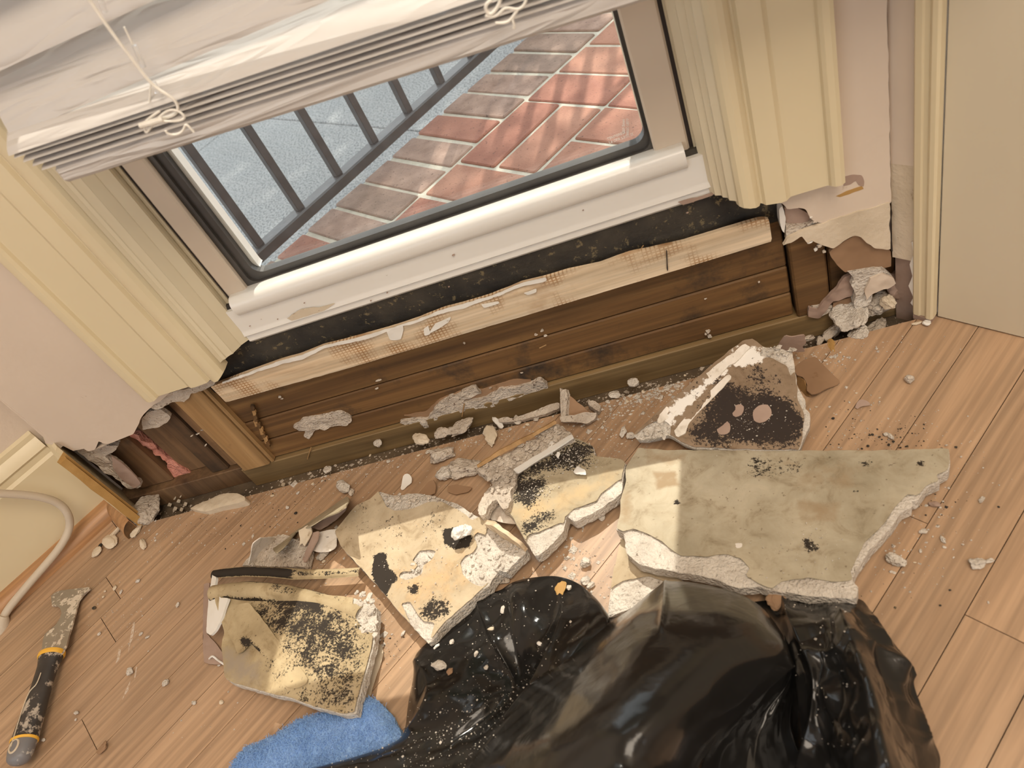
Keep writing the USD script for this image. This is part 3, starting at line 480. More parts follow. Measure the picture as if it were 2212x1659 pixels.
# ------------------------------------------------------------------ outside: brick landing, pebble concrete, railing
la = thing('brick_landing', 'red brick basketweave landing with a header course along its edge outside the window', 'landing', kind='structure')
rb = random.Random(11)
t47 = math.radians(47); RL = np.array([[math.cos(t47), -math.sin(t47), 0], [math.sin(t47), math.cos(t47), 0], [0, 0, 1]])
EDGE, HIN = 1.3305, 1.1435
obj('mortar_bed', box(-.6, 2.6, -.9, EDGE - .005, -.06, -.0035, R=RL).slice_plane([0, .78, 0], [0, 1, 0], cap=True), m_mortar, la)
def brick(a0, a1, p0, p1, mat):
    if (RL @ A3((a0 + a1) / 2, (p0 + p1) / 2, 0))[1] < .80: return
    q = Polygon([(a0 + rb.uniform(-.002, .002), p0 + rb.uniform(-.0015, .0015)), (a1 + rb.uniform(-.002, .002), p0 + rb.uniform(-.0015, .0015)), (a1 + rb.uniform(-.002, .002), p1 + rb.uniform(-.0015, .0015)), (a0 + rb.uniform(-.002, .002), p1 + rb.uniform(-.0015, .0015))]).buffer(-.004).buffer(.004, quad_segs=2)
    z = rb.uniform(-.001, .0012); v = np.array(q.exterior.coords)[:-1]; q2 = np.array(q.buffer(-.0022, quad_segs=1).exterior.coords)[:-1]
    m = trimesh.convex.convex_hull(np.vstack([np.c_[v, np.full(len(v), -.05)], np.c_[v, np.full(len(v), z - .0022)], np.c_[q2, np.full(len(q2), z)]])); m.vertices = m.vertices @ RL.T
    obj('brick', m, mat, la)
for k in range(-9, 22): brick(.6435 + k * .0803 + .0055, .6435 + (k + 1) * .0803 - .0055, HIN, EDGE, m_brick[rb.choice([2, 2, 3, 4, 4, 0])])
for j in range(0, 9):
    for i in range(-9, 9):
        a0, p1 = .745 + .2055 * i, 1.137 - .2035 * j
        for h in range(2):
            mt = m_brick[rb.choice([0, 1, 1, 0, 1])]
            if (i + j) % 2 == 0: brick(a0 + .004, a0 + .2015, p1 - .10175 * (h + 1) + .004, p1 - .10175 * h - .004, mt)
            else: brick(a0 + .10275 * h + .004, a0 + .10275 * (h + 1) - .004, p1 - .1995, p1 - .004, mt)
gd = thing('ground', 'grey pebble-dash concrete paving beyond the landing', 'ground', kind='structure')
ZG = -.30
t49 = math.radians(49.3); RC = np.array([[math.cos(t49), -math.sin(t49), 0], [math.sin(t49), math.cos(t49), 0], [0, 0, 1]])
for a0, a1, ps in ((-3, -.134, (-2, 2.948, 6)), (-.130, 1.266, (-2, 2.948, 6)), (1.270, 2.67, (-2, 6)), (2.674, 5, (-2, 6))):
    for p0, p1 in zip(ps[:-1], ps[1:]): obj('slab', box(a0, a1, p0 + .004, p1, ZG - .08, ZG, .003, R=RC).slice_plane([0, .78, 0], [0, 1, 0], cap=True), m_conc, gd)
obj('joint_fill', box(-3, 5, -2, 6, ZG - .09, ZG - .012, R=RC).slice_plane([0, .78, 0], [0, 1, 0], cap=True), m_gap, gd)
rl = thing('railing', 'black iron railing with square balusters along the brick landing', 'railing')
t50 = math.radians(50.1); RR = np.array([[math.cos(t50), -math.sin(t50), 0], [math.sin(t50), math.cos(t50), 0], [0, 0, 1]]); R0 = A3(-.690, 1.173, 0)
obj('bottom_rail', box(-.20, 2.4, -.0165, .0165, .028, .050, .003, R=RR, at=R0), m_iron, rl); obj('top_rail', box(-.20, 2.4, -.02, .02, 1.36, 1.385, .004, R=RR, at=R0), m_iron, rl)
for k in range(-1, 22): obj('baluster', box(.1065 * k - .0078, .1065 * k + .0078, -.0078, .0078, .050, 1.36, .001, R=RR, at=R0), m_iron, rl)
for a0 in (-.2, 2.4): obj('post', box(a0 - .02, a0 + .02, -.02, .02, 0, 1.42, .002, R=RR, at=R0), m_iron, rl)

# ------------------------------------------------------------------ window blind
bd = thing('window_blind', 'white faux-wood slat blind pulled up crooked over the window', 'blind')
XL, XRt = -.452, .56
def slat_mesh(x0, x1, c, tilt, w=.050, t=.003, roll=0.0, seed=0, zslope=0.0):
    """One slat: along x, w deep; tilt about x (0 = flat), roll about y (crooked)."""
    nx, nw = 90, 14; u = np.linspace(x0, x1, nx); q = np.linspace(-1, 1, nw)
    V = []
    for side in (1, -1):
        for a in u:
            for b in q:
                edge = math.sqrt(max(0, 1 - abs(b) ** 8)); h = side * t / 2 * edge + .0014 * (1 - b * b)
                V.append((a, b * w / 2, h))
    V = np.array(V); ct, s_ = math.cos(tilt), math.sin(tilt)
    y, z = V[:, 1] * ct - V[:, 2] * s_, V[:, 1] * s_ + V[:, 2] * ct
    V = np.c_[V[:, 0], c[0] + y, c[1] + z + (V[:, 0] - x0) * zslope]
    F = []; n = nx * nw
    for i in range(nx - 1):
        for j in range(nw - 1):
            a, b, cc, d = i * nw + j, (i + 1) * nw + j, (i + 1) * nw + j + 1, i * nw + j + 1
            F += [(a, b, cc), (a, cc, d), (n + a, n + cc, n + b), (n + a, n + d, n + cc)]
    for i in (0, nx - 1):
        for j in range(nw - 1):
            a, b = i * nw + j, i * nw + j + 1; F += [(a, b, n + b), (a, n + b, n + a)] if i == 0 else [(b, a, n + a), (b, n + a, n + b)]
    return trimesh.Trimesh(V, F, process=False)
SL = -.066
YB = .548                                                          # front edge of the stack
for k in range(4):
    obj('slat', slat_mesh(XL + .004 * k, XRt, (YB + .025, .5125 - .0052 * k), .0, seed=k, zslope=SL), m_slat, bd, smooth=40)
obj('slat', slat_mesh(XL - .002, XRt, (YB + .0225, .5155 + .0105), .43, seed=5, zslope=SL * .93), m_slat, bd, smooth=40)
obj('bottom_rail', cat([box(-.0, XRt - XL - .02, YB + .002, YB + .048, -.0075, .0075, .003)]), m_slat, bd)
_br = stage.GetPrimAtPath('/World/window_blind/bottom_rail'); UsdGeom.Xformable(_br).AddTransformOp().Set(Gf.Matrix4d(1, 0, SL, 0, 0, 1, 0, 0, -SL, 0, 1, 0, XL + .018, 0, .4875, 1))
for k in range(16):
    z0 = .524 + .0425 * k; obj('slat', slat_mesh(XL - .002 * 0, XRt, (YB + .028, z0 + .0215), 1.08, seed=10 + k), m_slat, bd, smooth=40)
obj('head_rail', box(XL, XRt, YB, YB + .055, 1.21, 1.26, .002), m_slat, bd)
def cordpath(pts, y): return spline([onY(p[:2], p[2] if len(p) > 2 else y) for p in pts], 60)
obj('lift_cord', tube(cordpath([(185, -12), (212, 28), (240, 68), (285, 128), (325, 178), (350, 198), (376, 216), (384, 232), (381, 243), (366, 252), (340, 258), (312, 266), (302, 272)], .530), .0011, 8), m_cord, bd)
obj('lift_cord', tube(cordpath([(340, 258), (352, 246), (378, 238), (398, 252), (392, 259), (372, 262), (350, 262), (335, 266), (322, 280), (316, 286), (312, 276), (316, 262), (345, 240)], .528), .0009, 8), m_cord, bd)
obj('cord_tail', tube(np.linspace(onY((302, 272), .527), onY((352, 258), .527), 8), .0019, 8), m_cord, bd, label='frayed bright tail of the knotted cord')
obj('lift_cord', tube(cordpath([(358, 282), (362, 288), (375, 291), (390, 287), (398, 277), (402, 270), (412, 278), (419, 286)], .528), .0009, 8), m_cord, bd)
obj('lift_cord', tube(cordpath([(1083, -8), (1078, 8), (1070, 22), (1060, 30), (1052, 26), (1050, 12), (1062, 0)], .530), .0012, 8), m_cord, bd)
obj('lift_cord', tube(cordpath([(1048, 34), (1072, 34), (1092, 18), (1118, 20), (1132, 10), (1138, -4)], .530), .0009, 8), m_cord, bd)
obj('lift_cord', tube(cordpath([(1070, 50), (1095, 48), (1108, 36), (1118, 22), (1108, 38), (1110, 52), (1110, 62)], .530), .0009, 8), m_cord, bd)
for a, b in (((268, 58), (302, 128)), ((326, 180), (322, 228))): obj('ladder_cord', tube(np.linspace(onY(a, .552), onY(b, .552), 5), .0007, 6), m_cord, bd)
for a, b in (((216, -4), (227, 26)), ((290, 98), (310, 144)), ((332, 178), (340, 200))): obj('cord_clip', tube(np.linspace(onY(a, .546), onY(b, .546), 5), .0019, 10), m_plastic, bd, label='clear plastic cord sleeve')

# ------------------------------------------------------------------ debris: broken wallboard and plaster on the floor
pm_grey = stained('paper_grey', (.33, .285, .20), (.49, .43, .32), tint=(.33, .245, .15), bare=(.70, .64, .57))
pm_tan = stained('paper_tan', (.40, .32, .215), (.55, .45, .31), tint=(.55, .37, .195), bare=(.66, .60, .52))
pm_ochre = stained('paper_ochre', (.34, .265, .155), (.50, .40, .245), tint=(.33, .27, .20), speck=260)
pm_dark = stained('paper_mouldy', (.22, .155, .10), (.31, .225, .15), tint=(.40, .30, .20), mould=(.030, .020, .015), speck=200)
pm_wood = stained('board_mouldy', (.33, .275, .18), (.45, .38, .265), tint=(.50, .37, .21), speck=240)
pm_white = stained('painted_paper', (.74, .68, .60), (.80, .75, .68), tint=(.36, .25, .17), speck=90)
def piece(name, label, catg, outline, pz, thick, paper, bares=(), blobs=(), bumps=(), jag=.0010, seed=1, res=.0034, core=None, rough=.0014, group=None, recess=.0016, parts=True, ctr=None):
    """A torn piece of wallboard: gypsum core with its paper face laid on it, the paper missing where bare. pz: three (px, py, height) points of the upper face."""
    n, d = plane3(pz); fr = frame_of(n, d, ctr or np.mean(np.array(outline, float)[:, :2], 0))
    g = jagged(poly2(outline, fr), res, jag, seed)
    bp = [(to2([b[0]], fr)[0], b[1], b[2]) for b in bumps]
    def bow(p):
        h = np.zeros(len(p))
        for c, a, s in bp: h += a * np.exp(-((p - c) ** 2).sum(1) / (2 * s * s))
        return h
    bare = unary_union([jagged(poly2(b, fr), res * .8, .0011, seed + 7 + k) for k, b in enumerate(bares)]) if bares else Polygon()
    t = thing(name, label, catg, group)
    ctop = lambda p: bow(p) - recess + rough * 2 * nz(np.c_[p, p[:, 0] * 0], 220, seed, 4) - np.clip(.0022 - np.maximum(shapely.distance(shapely.points(p), g.exterior if hasattr(g, 'exterior') else g.boundary), 0), 0, .0022) * .5
    V, F = sheet(g, res, fr, ctop, thick - .001)
    V = V + .0009 * np.c_[nz(V, 260, seed + 1), nz(V, 260, seed + 2), nz(V, 260, seed + 3)]
    obj('gypsum_core', (V, F), core or m_gypsum, t, smooth=50)
    pg = g.buffer(-.0006).difference(bare)
    pg = unary_union([q for q in getattr(pg, 'geoms', [pg]) if q.area > 2e-5])
    if pg.area > 0:
        tri, _ = tri2d(pg, res)
        pt = lambda p: bow(p) + .0003 + .0007 * nz(np.c_[p, p[:, 0] * 0], 60, seed + 5) + .0016 * np.clip(1 - shapely.distance(shapely.points(p), pg.boundary) / .004, 0, 1) * np.maximum(nz(np.c_[p, p[:, 0] * 0], 90, seed + 9) + .12, 0)
        V, F = sheet(pg, res, fr, pt, .0007); mk = blobmask(tri, blobs, fr)
        obj('paper_face', (V, F), paper, t, smooth=50, mask=np.vstack([mk, mk]))
    return t, fr
def leafsheet(name, outline, pz, thick, mat, parent=None, label=None, catg=None, bumps=(), jag=.0008, seed=1, res=.003, group=None, blobs=(), warp=.0012, wf=45):
    """One thin loose sheet (paper, veneer, skim) with its own curl."""
    n, d = plane3(pz); fr = frame_of(n, d, np.mean(np.array(outline, float)[:, :2], 0)); g = jagged(poly2(outline, fr), res, jag, seed)
    bp = [(to2([b[0]], fr)[0], b[1], b[2]) for b in bumps]
    def top(p):
        h = warp * 2 * nz(np.c_[p, p[:, 0] * 0], wf, seed)
        for c, a, s in bp: h = h + a * np.exp(-((p - c) ** 2).sum(1) / (2 * s * s))
        return h
    tri, _ = tri2d(g, res); V, F = sheet(g, res, fr, top, thick); mk = None
    if blobs is not None and len(blobs) or mat in (pm_grey, pm_tan, pm_ochre, pm_dark, pm_wood, pm_white):
        b = blobmask(tri, blobs, fr); mk = np.vstack([b, b])
    return obj(name, (V, F), mat, parent, smooth=50, mask=mk, label=label, cat=catg, group=group)
R_, G_, B_ = 0, 1, 2
# -- big panel on the right
piece('broken_wallboard', 'large flat stained grey wallboard panel with a torn white lower edge, right of centre', 'wallboard piece',
      [(1378, 967), (1440, 972), (1640, 973), (1770, 974), (1905, 972), (2052, 972), (2052, 1000), (2048, 1020), (2022, 1030), (2030, 1042), (2000, 1052), (1990, 1066), (1982, 1080), (1968, 1078), (1972, 1090), (1945, 1105), (1930, 1130), (1890, 1172), (1858, 1212), (1845, 1232), (1842, 1250), (1854, 1264), (1850, 1290), (1800, 1286), (1745, 1284), (1700, 1276), (1660, 1272), (1640, 1262), (1600, 1268), (1570, 1262), (1545, 1250), (1480, 1238), (1420, 1228), (1380, 1216), (1352, 1192), (1346, 1150), (1331, 1142), (1338, 1115), (1340, 1080), (1352, 1040), (1350, 1010)],
      [(1380, 970, .016), (2050, 975, .013), (1600, 1260, .030)], .012, pm_grey,
      bares=[[(1340, 1150), (1372, 1143), (1400, 1155), (1430, 1172), (1455, 1195), (1475, 1206), (1530, 1206), (1570, 1199), (1600, 1208), (1620, 1228), (1612, 1246), (1640, 1262), (1600, 1280), (1480, 1250), (1380, 1230), (1330, 1200)],
             [(2000, 1060), (1978, 1072), (1960, 1068), (1938, 1090), (1910, 1130), (1870, 1170), (1848, 1210), (1838, 1235), (1846, 1255), (1870, 1230), (1990, 1100)],
             [(1690, 1255), (1750, 1248), (1800, 1258), (1846, 1252), (1870, 1270), (1860, 1300), (1740, 1296), (1655, 1280)]],
      blobs=[([(1640, 985), (1720, 990), (1735, 1020), (1680, 1035), (1620, 1025), (1610, 1000)], R_, .012, .46), ([(1735, 1160), (1762, 1165), (1770, 1190), (1745, 1200), (1730, 1180)], R_, .004, .60), ([(1458, 1080), (1470, 1083), (1466, 1092), (1456, 1090)], R_, .001, .8), ([(1750, 1232), (1775, 1232), (1768, 1244), (1752, 1242)], R_, .003, .6), ([(1860, 995), (1885, 998), (1880, 1008), (1850, 1006)], R_, .003, .6), ([(1980, 1000), (1995, 1000), (1992, 1010), (1978, 1008)], R_, .002, .8), ([(1838, 1057), (1858, 1058), (1855, 1066), (1842, 1065)], R_, .001, .8), ([(1515, 1105), (1528, 1106), (1524, 1116), (1513, 1114)], R_, .003, .55),
             ([(1400, 975), (1480, 980), (1482, 1000), (1440, 1005), (1400, 1000)], B_, .008, .8), ([(1410, 1020), (1460, 1018), (1470, 1050), (1420, 1058)], B_, .003, .95), ([(1700, 1000), (1740, 1080), (1800, 1050), (1860, 1010), (1800, 985)], B_, .03, .6), ([(1720, 1080), (1820, 1085), (1810, 1130), (1725, 1130)], B_, .004, .7), ([(1780, 1030), (1835, 1020), (1840, 1050), (1790, 1055)], B_, .01, .9), ([(1340, 1060), (1365, 1060), (1372, 1140), (1335, 1140)], B_, .006, .7),
             ([(1590, 1175), (1608, 1172), (1606, 1182), (1592, 1186)], G_, .001, .9), ([(1800, 1130), (1812, 1130), (1810, 1172), (1798, 1172)], G_, .004, .55)],
      bumps=[((1500, 1230), .003, .03), ((2040, 1000), .003, .02)], seed=3)
# -- piece underneath it, its torn corner showing bottom left
piece('wallboard_offcut', 'cream wallboard offcut with a rough white corner, half under the large panel', 'wallboard piece',
      [(1340, 1165), (1400, 1160), (1460, 1220), (1478, 1262), (1440, 1264), (1436, 1284), (1405, 1297), (1380, 1306), (1312, 1331), (1315, 1290), (1325, 1230), (1335, 1190)], [(1340, 1170, .010), (1440, 1240, .010), (1315, 1320, .010)], .009, pm_tan,
      bares=[[(1310, 1278), (1345, 1255), (1370, 1250), (1400, 1245), (1432, 1254), (1440, 1266), (1405, 1300), (1305, 1335)]], seed=4)
# -- mouldy piece by the wall, right
piece('mouldy_baseboard_piece', 'dark mould-covered wallboard piece with white painted ridges, leaning on the plate', 'wallboard piece',
      [(1366, 938), (1410, 900), (1470, 850), (1530, 795), (1575, 757), (1604, 735), (1625, 731), (1650, 748), (1690, 752), (1712, 758), (1718, 800), (1722, 832), (1740, 862), (1738, 880), (1750, 890), (1748, 920), (1738, 940), (1726, 972), (1650, 972), (1500, 968), (1465, 952), (1440, 936), (1410, 946), (1375, 948)],
      [(1604, 735, .060), (1375, 945, .030), (1730, 960, .018)], .014, pm_dark,
      bares=[[(1360, 950), (1400, 918), (1430, 905), (1450, 920), (1448, 940), (1410, 950)], [(1650, 745), (1720, 750), (1724, 790), (1708, 812), (1700, 790), (1665, 772), (1640, 770)], [(1724, 838), (1745, 860), (1752, 890), (1748, 930), (1732, 955), (1736, 920), (1738, 895), (1722, 862)]],
      blobs=[([(1540, 835), (1560, 822), (1610, 830), (1660, 845), (1715, 870), (1738, 900), (1735, 940), (1720, 968), (1500, 966), (1490, 940), (1520, 880)], R_, .012, .80), ([(1560, 850), (1660, 850), (1715, 880), (1730, 930), (1700, 960), (1560, 960), (1530, 900)], R_, .015, .95), ([(1585, 878), (1604, 876), (1606, 890), (1590, 896)], R_, .002, -1), ([(1500, 840), (1640, 780), (1700, 800), (1700, 850), (1560, 820), (1510, 870)], R_, .01, .42), ([(1604, 735), (1650, 752), (1690, 775), (1640, 785), (1580, 800), (1520, 850), (1470, 905), (1430, 950), (1368, 950), (1420, 905), (1500, 838), (1560, 785)], G_, .012, .80)],
      seed=5, bumps=[((1480, 850), .004, .03)])

_t = stage.GetPrimAtPath('/World/mouldy_baseboard_piece')
for k, (pts, z) in enumerate([([(1450, 868), (1500, 826), (1560, 780), (1608, 742), (1620, 748), (1600, 775), (1575, 790), (1560, 805), (1545, 820), (1520, 835), (1500, 850), (1470, 882), (1440, 905), (1420, 915), (1425, 895)], 0), ([(1455, 930), (1490, 890), (1520, 855), (1575, 808), (1580, 815), (1550, 850), (1520, 880), (1495, 905), (1480, 935), (1462, 945)], 1)]):
    n, d = plane3([(1604, 735, .0625), (1375, 945, .0325), (1730, 960, .0205)]); fr = frame_of(n, d, (1520, 830)); g = jagged(poly2(pts, fr), .003, .0016, 40 + k)
    obj('paint_ridge', sheet(g, .003, fr, lambda p: .0012 * 2 * nz(np.c_[p, p[:, 0] * 0], 150, 3), .003), pm_white, _t, smooth=40, mask=None, label='flaking white paint ridge')
for k, (x, y, r) in enumerate([(1594, 887, 12), (1646, 894, 19), (1563, 925, 14)]):
    n, d = plane3([(1604, 735, .0605), (1375, 945, .0305), (1730, 960, .0185)]); fr = frame_of(n, d, (x, y)); g = jagged(Polygon([(r * .00048 * math.cos(a) * 1.2, r * .00048 * math.sin(a)) for a in np.linspace(0, 6.28, 12)[:-1]]), .003, .0012, 60 + k)
    obj('adhesive_spot', sheet(g, .003, fr, .0006, .001), m_mauve, _t, smooth=40, label='brown glue spot in the mould')
def crumbs_on(t, pz, poly, n, r0, r1, mat, seed):
    """Loose crumbs lying on a piece, each its own part of it."""
    nn, d = plane3(pz); rg_ = np.random.default_rng(seed); g = Polygon(poly); x0, y0, x1, y1 = g.bounds; k = 0
    while k < n:
        q = (rg_.uniform(x0, x1), rg_.uniform(y0, y1))
        if not g.contains(Point(q)): continue
        m = lump(r0 * .7 + (r1 - r0 * .7) * rg_.uniform() ** 2.2, seed * 100 + k, rg_.uniform(.35, .7), 2, .6, (rg_.uniform(.9, 1.6), .85)); m.vertices += onplane(q, nn, d) - A3(0, 0, .0008); obj('crumb', m, mat, t); k += 1
crumbs_on(_t, [(1604, 735, .060), (1375, 945, .030), (1730, 960, .018)], [(1362, 945), (1400, 915), (1445, 905), (1455, 940), (1410, 950)], 40, .0016, .0040, m_gypsum, 61)
crumbs_on(_t, [(1604, 735, .060), (1375, 945, .030), (1730, 960, .018)], [(1650, 742), (1715, 752), (1720, 770), (1660, 768)], 14, .0016, .0035, m_gypsum, 62)
# -- slab in the middle
t3s, _ = piece('wallboard_slab', 'tan wallboard slab with black mould spots and crumbled white patches, centre of the floor', 'wallboard piece',
      [(818, 1060), (850, 1068), (900, 1063), (935, 1070), (985, 1085), (1005, 1098), (1020, 1110), (1050, 1122), (1072, 1126), (1095, 1150), (1130, 1176), (1136, 1190), (1104, 1220), (1090, 1234), (1078, 1228), (1062, 1250), (1055, 1262), (1000, 1312), (960, 1345), (935, 1378), (922, 1388), (860, 1320), (815, 1266), (790, 1240), (735, 1180), (722, 1150), (745, 1120), (770, 1090), (800, 1078)],
      [(745, 1140, .017), (1110, 1190, .024), (925, 1380, .020)], .014, pm_tan,
      bares=[[(815, 1056), (900, 1060), (940, 1066), (1005, 1095), (1035, 1115), (1022, 1124), (990, 1102), (955, 1084), (925, 1084), (890, 1100), (850, 1104), (835, 1095)],
             [(1022, 1162), (1030, 1150), (1050, 1156), (1052, 1140), (1080, 1130), (1140, 1185), (1090, 1240), (1060, 1256), (1042, 1270), (1020, 1262), (1000, 1242), (994, 1215), (1005, 1200), (1022, 1195), (1032, 1178)],
             [(890, 1210), (905, 1190), (925, 1188), (943, 1190), (935, 1208), (915, 1222), (912, 1240), (880, 1255), (860, 1247), (866, 1236), (890, 1234), (905, 1222)],
             [(866, 1304), (885, 1300), (902, 1325), (915, 1342), (940, 1345), (926, 1394), (895, 1362)]],
      blobs=[([(958, 1146), (975, 1141), (1000, 1140), (1020, 1165), (1012, 1182), (985, 1187), (960, 1172)], R_, .003, 1.3), ([(808, 1200), (822, 1195), (834, 1198), (838, 1225), (862, 1252), (846, 1262), (832, 1292), (815, 1272), (804, 1242)], R_, .003, 1.3), ([(905, 1312), (930, 1288), (965, 1290), (982, 1312), (970, 1334), (940, 1345), (912, 1334)], R_, .006, .72), ([(878, 1264), (912, 1266), (895, 1288), (882, 1282)], R_, .004, .8), ([(780, 1080), (900, 1105), (1000, 1130), (1020, 1150), (900, 1170), (760, 1150)], R_, .03, .30),
             ([(1025, 1145), (1055, 1160), (1052, 1180), (1030, 1172)], B_, .003, .9), ([(840, 1230), (1000, 1190), (1010, 1260), (940, 1330), (870, 1310)], B_, .03, .65), ([(760, 1100), (860, 1110), (980, 1100), (1000, 1150), (860, 1170), (740, 1165)], B_, .03, .2)],
      seed=6)
crumbs_on(t3s, [(745, 1140, .017), (1110, 1190, .024), (925, 1380, .020)], [(825, 1062), (900, 1066), (940, 1070), (1000, 1098), (1025, 1118), (990, 1100), (940, 1082), (880, 1098), (840, 1096)], 46, .0012, .0030, m_dirtyw, 63)
crumbs_on(t3s, [(745, 1140, .017), (1110, 1190, .024), (925, 1380, .020)], [(1020, 1165), (1060, 1150), (1090, 1145), (1130, 1185), (1090, 1228), (1050, 1255), (1005, 1235), (1015, 1200)], 60, .0010, .0028, m_gypsum, 64)
crumbs_on(t3s, [(745, 1140, .017), (1110, 1190, .024), (925, 1380, .020)], [(866, 1236), (900, 1200), (938, 1192), (930, 1210), (905, 1240)], 18, .0010, .0024, m_gypsum, 65)
# -- mouldy bowed piece lower left
t4, _ = piece('bowed_wallboard', 'bowed ochre wallboard covered in black mould with curled paper strips, lower left', 'wallboard piece',
      [(462, 1262), (500, 1268), (560, 1270), (640, 1278), (700, 1290), (775, 1296), (815, 1312), (812, 1372), (800, 1440), (790, 1500), (781, 1552), (752, 1553), (690, 1535), (640, 1515), (590, 1505), (540, 1490), (500, 1475), (489, 1465), (486, 1430), (480, 1400), (486, 1370), (480, 1340)],
      [(480, 1300, .022), (810, 1320, .022), (640, 1510, .022)], .010, pm_ochre,
      bares=[[(772, 1272), (800, 1282), (822, 1300), (815, 1340), (817, 1362), (806, 1372), (785, 1356), (768, 1330), (768, 1300)]],
      blobs=[([(545, 1302), (640, 1290), (700, 1305), (760, 1330), (795, 1370), (790, 1460), (740, 1450), (660, 1420), (600, 1350)], R_, .03, .74), ([(600, 1290), (700, 1300), (720, 1340), (640, 1330), (570, 1310)], R_, .008, .85), ([(720, 1320), (770, 1350), (760, 1370), (715, 1345)], R_, .008, .75), ([(560, 1310), (640, 1330), (690, 1370), (640, 1400), (590, 1370), (555, 1335)], R_, .02, .78), ([(620, 1392), (700, 1410), (770, 1440), (790, 1480), (700, 1490), (660, 1450)], R_, .025, .78), ([(680, 1480), (780, 1470), (782, 1545), (700, 1535), (640, 1510)], R_, .03, .70), ([(620, 1282), (690, 1292), (690, 1312), (640, 1310), (560, 1296)], R_, .008, 1.0), ([(600, 1430), (660, 1470), (610, 1490), (570, 1460)], R_, .01, .45),
             ([(485, 1410), (540, 1415), (590, 1470), (560, 1495), (490, 1465)], B_, .012, .9), ([(690, 1490), (780, 1490), (780, 1550), (690, 1530)], B_, .02, .7)],
      bumps=[((640, 1390), .016, .05), ((480, 1300), .006, .02), ((770, 1540), .012, .03)], seed=7)
def roll(name, path, r, mat, parent, a0=-.3, a1=3.5, ns=60, na=12, blobs=(), label=None, seed=0):
    """A long curled strip of paper: an open arc swept along a path."""
    P = spline(path, ns); T = np.gradient(P, axis=0); T /= np.linalg.norm(T, axis=1, keepdims=True); V = []
    rr = np.broadcast_to(r, ns) if np.ndim(r) == 0 else np.interp(np.linspace(0, 1, ns), np.linspace(0, 1, len(r)), r)
    for k in range(ns):
        s = np.cross(A3(0, 0, 1), T[k]); s /= np.linalg.norm(s); u = np.cross(T[k], s)
        e = .35 * nz(np.array([[k * .11, seed, 0]]), 1.0, seed)[0]
        for t in np.linspace(a0 + e, a1 + e, na):
            q = 1 + .2 * nz(np.array([[k * .06, t, seed]]), 1.0, seed + 1)[0]
            V.append(P[k] + rr[k] * q * (math.cos(t) * s + math.sin(t) * u))
    V = np.array(V); C = np.repeat(P, na, 0); IN = V + (C - V) * .10
    idx = lambda i, j: i * na + j; F = []; n = ns * na
    for i in range(ns - 1):
        for j in range(na - 1):
            a, b, c, d = idx(i, j), idx(i + 1, j), idx(i + 1, j + 1), idx(i, j + 1)
            F += [(a, b, c), (a, c, d), (n + a, n + c, n + b), (n + a, n + d, n + c)]
    for j in (0, na - 1):
        for i in range(ns - 1):
            a, b = idx(i, j), idx(i + 1, j); F += [(a, n + a, b), (b, n + a, n + b)]
    for i in (0, ns - 1):
        for j in range(na - 1):
            a, b = idx(i, j), idx(i, j + 1); F += [(a, b, n + a), (b, n + b, n + a)]
    mk = np.zeros((n, 3)); an = np.tile(np.linspace(0, 1, na), ns); ln = np.repeat(np.linspace(0, 1, ns), na)
    for (l0, l1, b0, b1, s) in blobs: mk[:, 0] = np.maximum(mk[:, 0], s * np.clip(np.minimum(np.minimum(ln - l0, l1 - ln) * 12 + .5, np.minimum(an - b0, b1 - an) * 8 + .5), 0, 1))
    return obj(name, (np.vstack([V, IN]), np.array(F)), mat, parent, smooth=60, mask=np.vstack([mk, mk]), label=label)
Z_ = lambda pts: [onZ(p, p[2]) for p in pts]
roll('curled_strip', Z_([(464, 1243, .018), (520, 1238, .019), (600, 1240, .019), (690, 1243, .017), (780, 1237, .016)]), [.0065, .0075, .0075, .007, .006], pm_ochre, t4, a0=.1, a1=2.7, blobs=[(-.1, .60, .30, .95, 1.0), (.5, 1.1, .5, .8, .5), (.1, .5, .0, .25, .4)], label='thin curled paper strip black with mould', seed=3)
roll('curled_strip', Z_([(462, 1283, .022), (520, 1278, .024), (600, 1283, .025), (680, 1300, .024), (780, 1330, .020)]), [.010, .0115, .0115, .011, .010], pm_ochre, t4, a0=-.2, a1=3.3, blobs=[(-.1, 1.1, .80, 1.2, .9), (.0, .5, -.2, .26, .9), (.40, 1.1, -.2, .22, .62), (.45, .65, .3, .6, .45)], label='broad curled paper strip with mould along its edges', seed=8)
leafsheet('loose_strip', [(492, 1322), (515, 1306), (535, 1300), (562, 1330), (600, 1378), (640, 1430), (666, 1468), (660, 1478), (640, 1487), (618, 1484), (604, 1462), (594, 1432), (570, 1416), (545, 1390), (524, 1410), (514, 1412), (505, 1390), (492, 1368)], [(500, 1340, .034), (550, 1320, .036), (650, 1475, .034)], .0011, pm_ochre, t4, 'loose tan paper strip lying diagonally', bumps=[((580, 1390), .004, .02)], seed=9, blobs=[([(520, 1376), (545, 1378), (575, 1420), (590, 1450), (570, 1440), (545, 1400), (525, 1395)], R_, .004, .9), ([(590, 1320), (615, 1340), (640, 1390), (620, 1385)], R_, .003, 1.0)])
leafsheet('gypsum_flake', [(457, 1241), (467, 1248), (464, 1272), (476, 1292), (494, 1291), (486, 1310), (478, 1335), (466, 1360), (454, 1373), (446, 1366), (450, 1300)], [(460, 1250, .026), (480, 1320, .030), (452, 1370, .022)], .003, m_white, t4, 'white painted flake on the left edge', seed=10)
leafsheet('torn_paper', [(440, 1262), (452, 1258), (452, 1300), (448, 1370), (470, 1395), (488, 1420), (488, 1434), (462, 1436), (440, 1431), (438, 1350)], [(440, 1270, .003), (480, 1400, .004), (440, 1430, .002)], .0008, m_mauve, None, 'thin brown paper scrap on the floor under the bowed wallboard', 'paper scrap', seed=11)
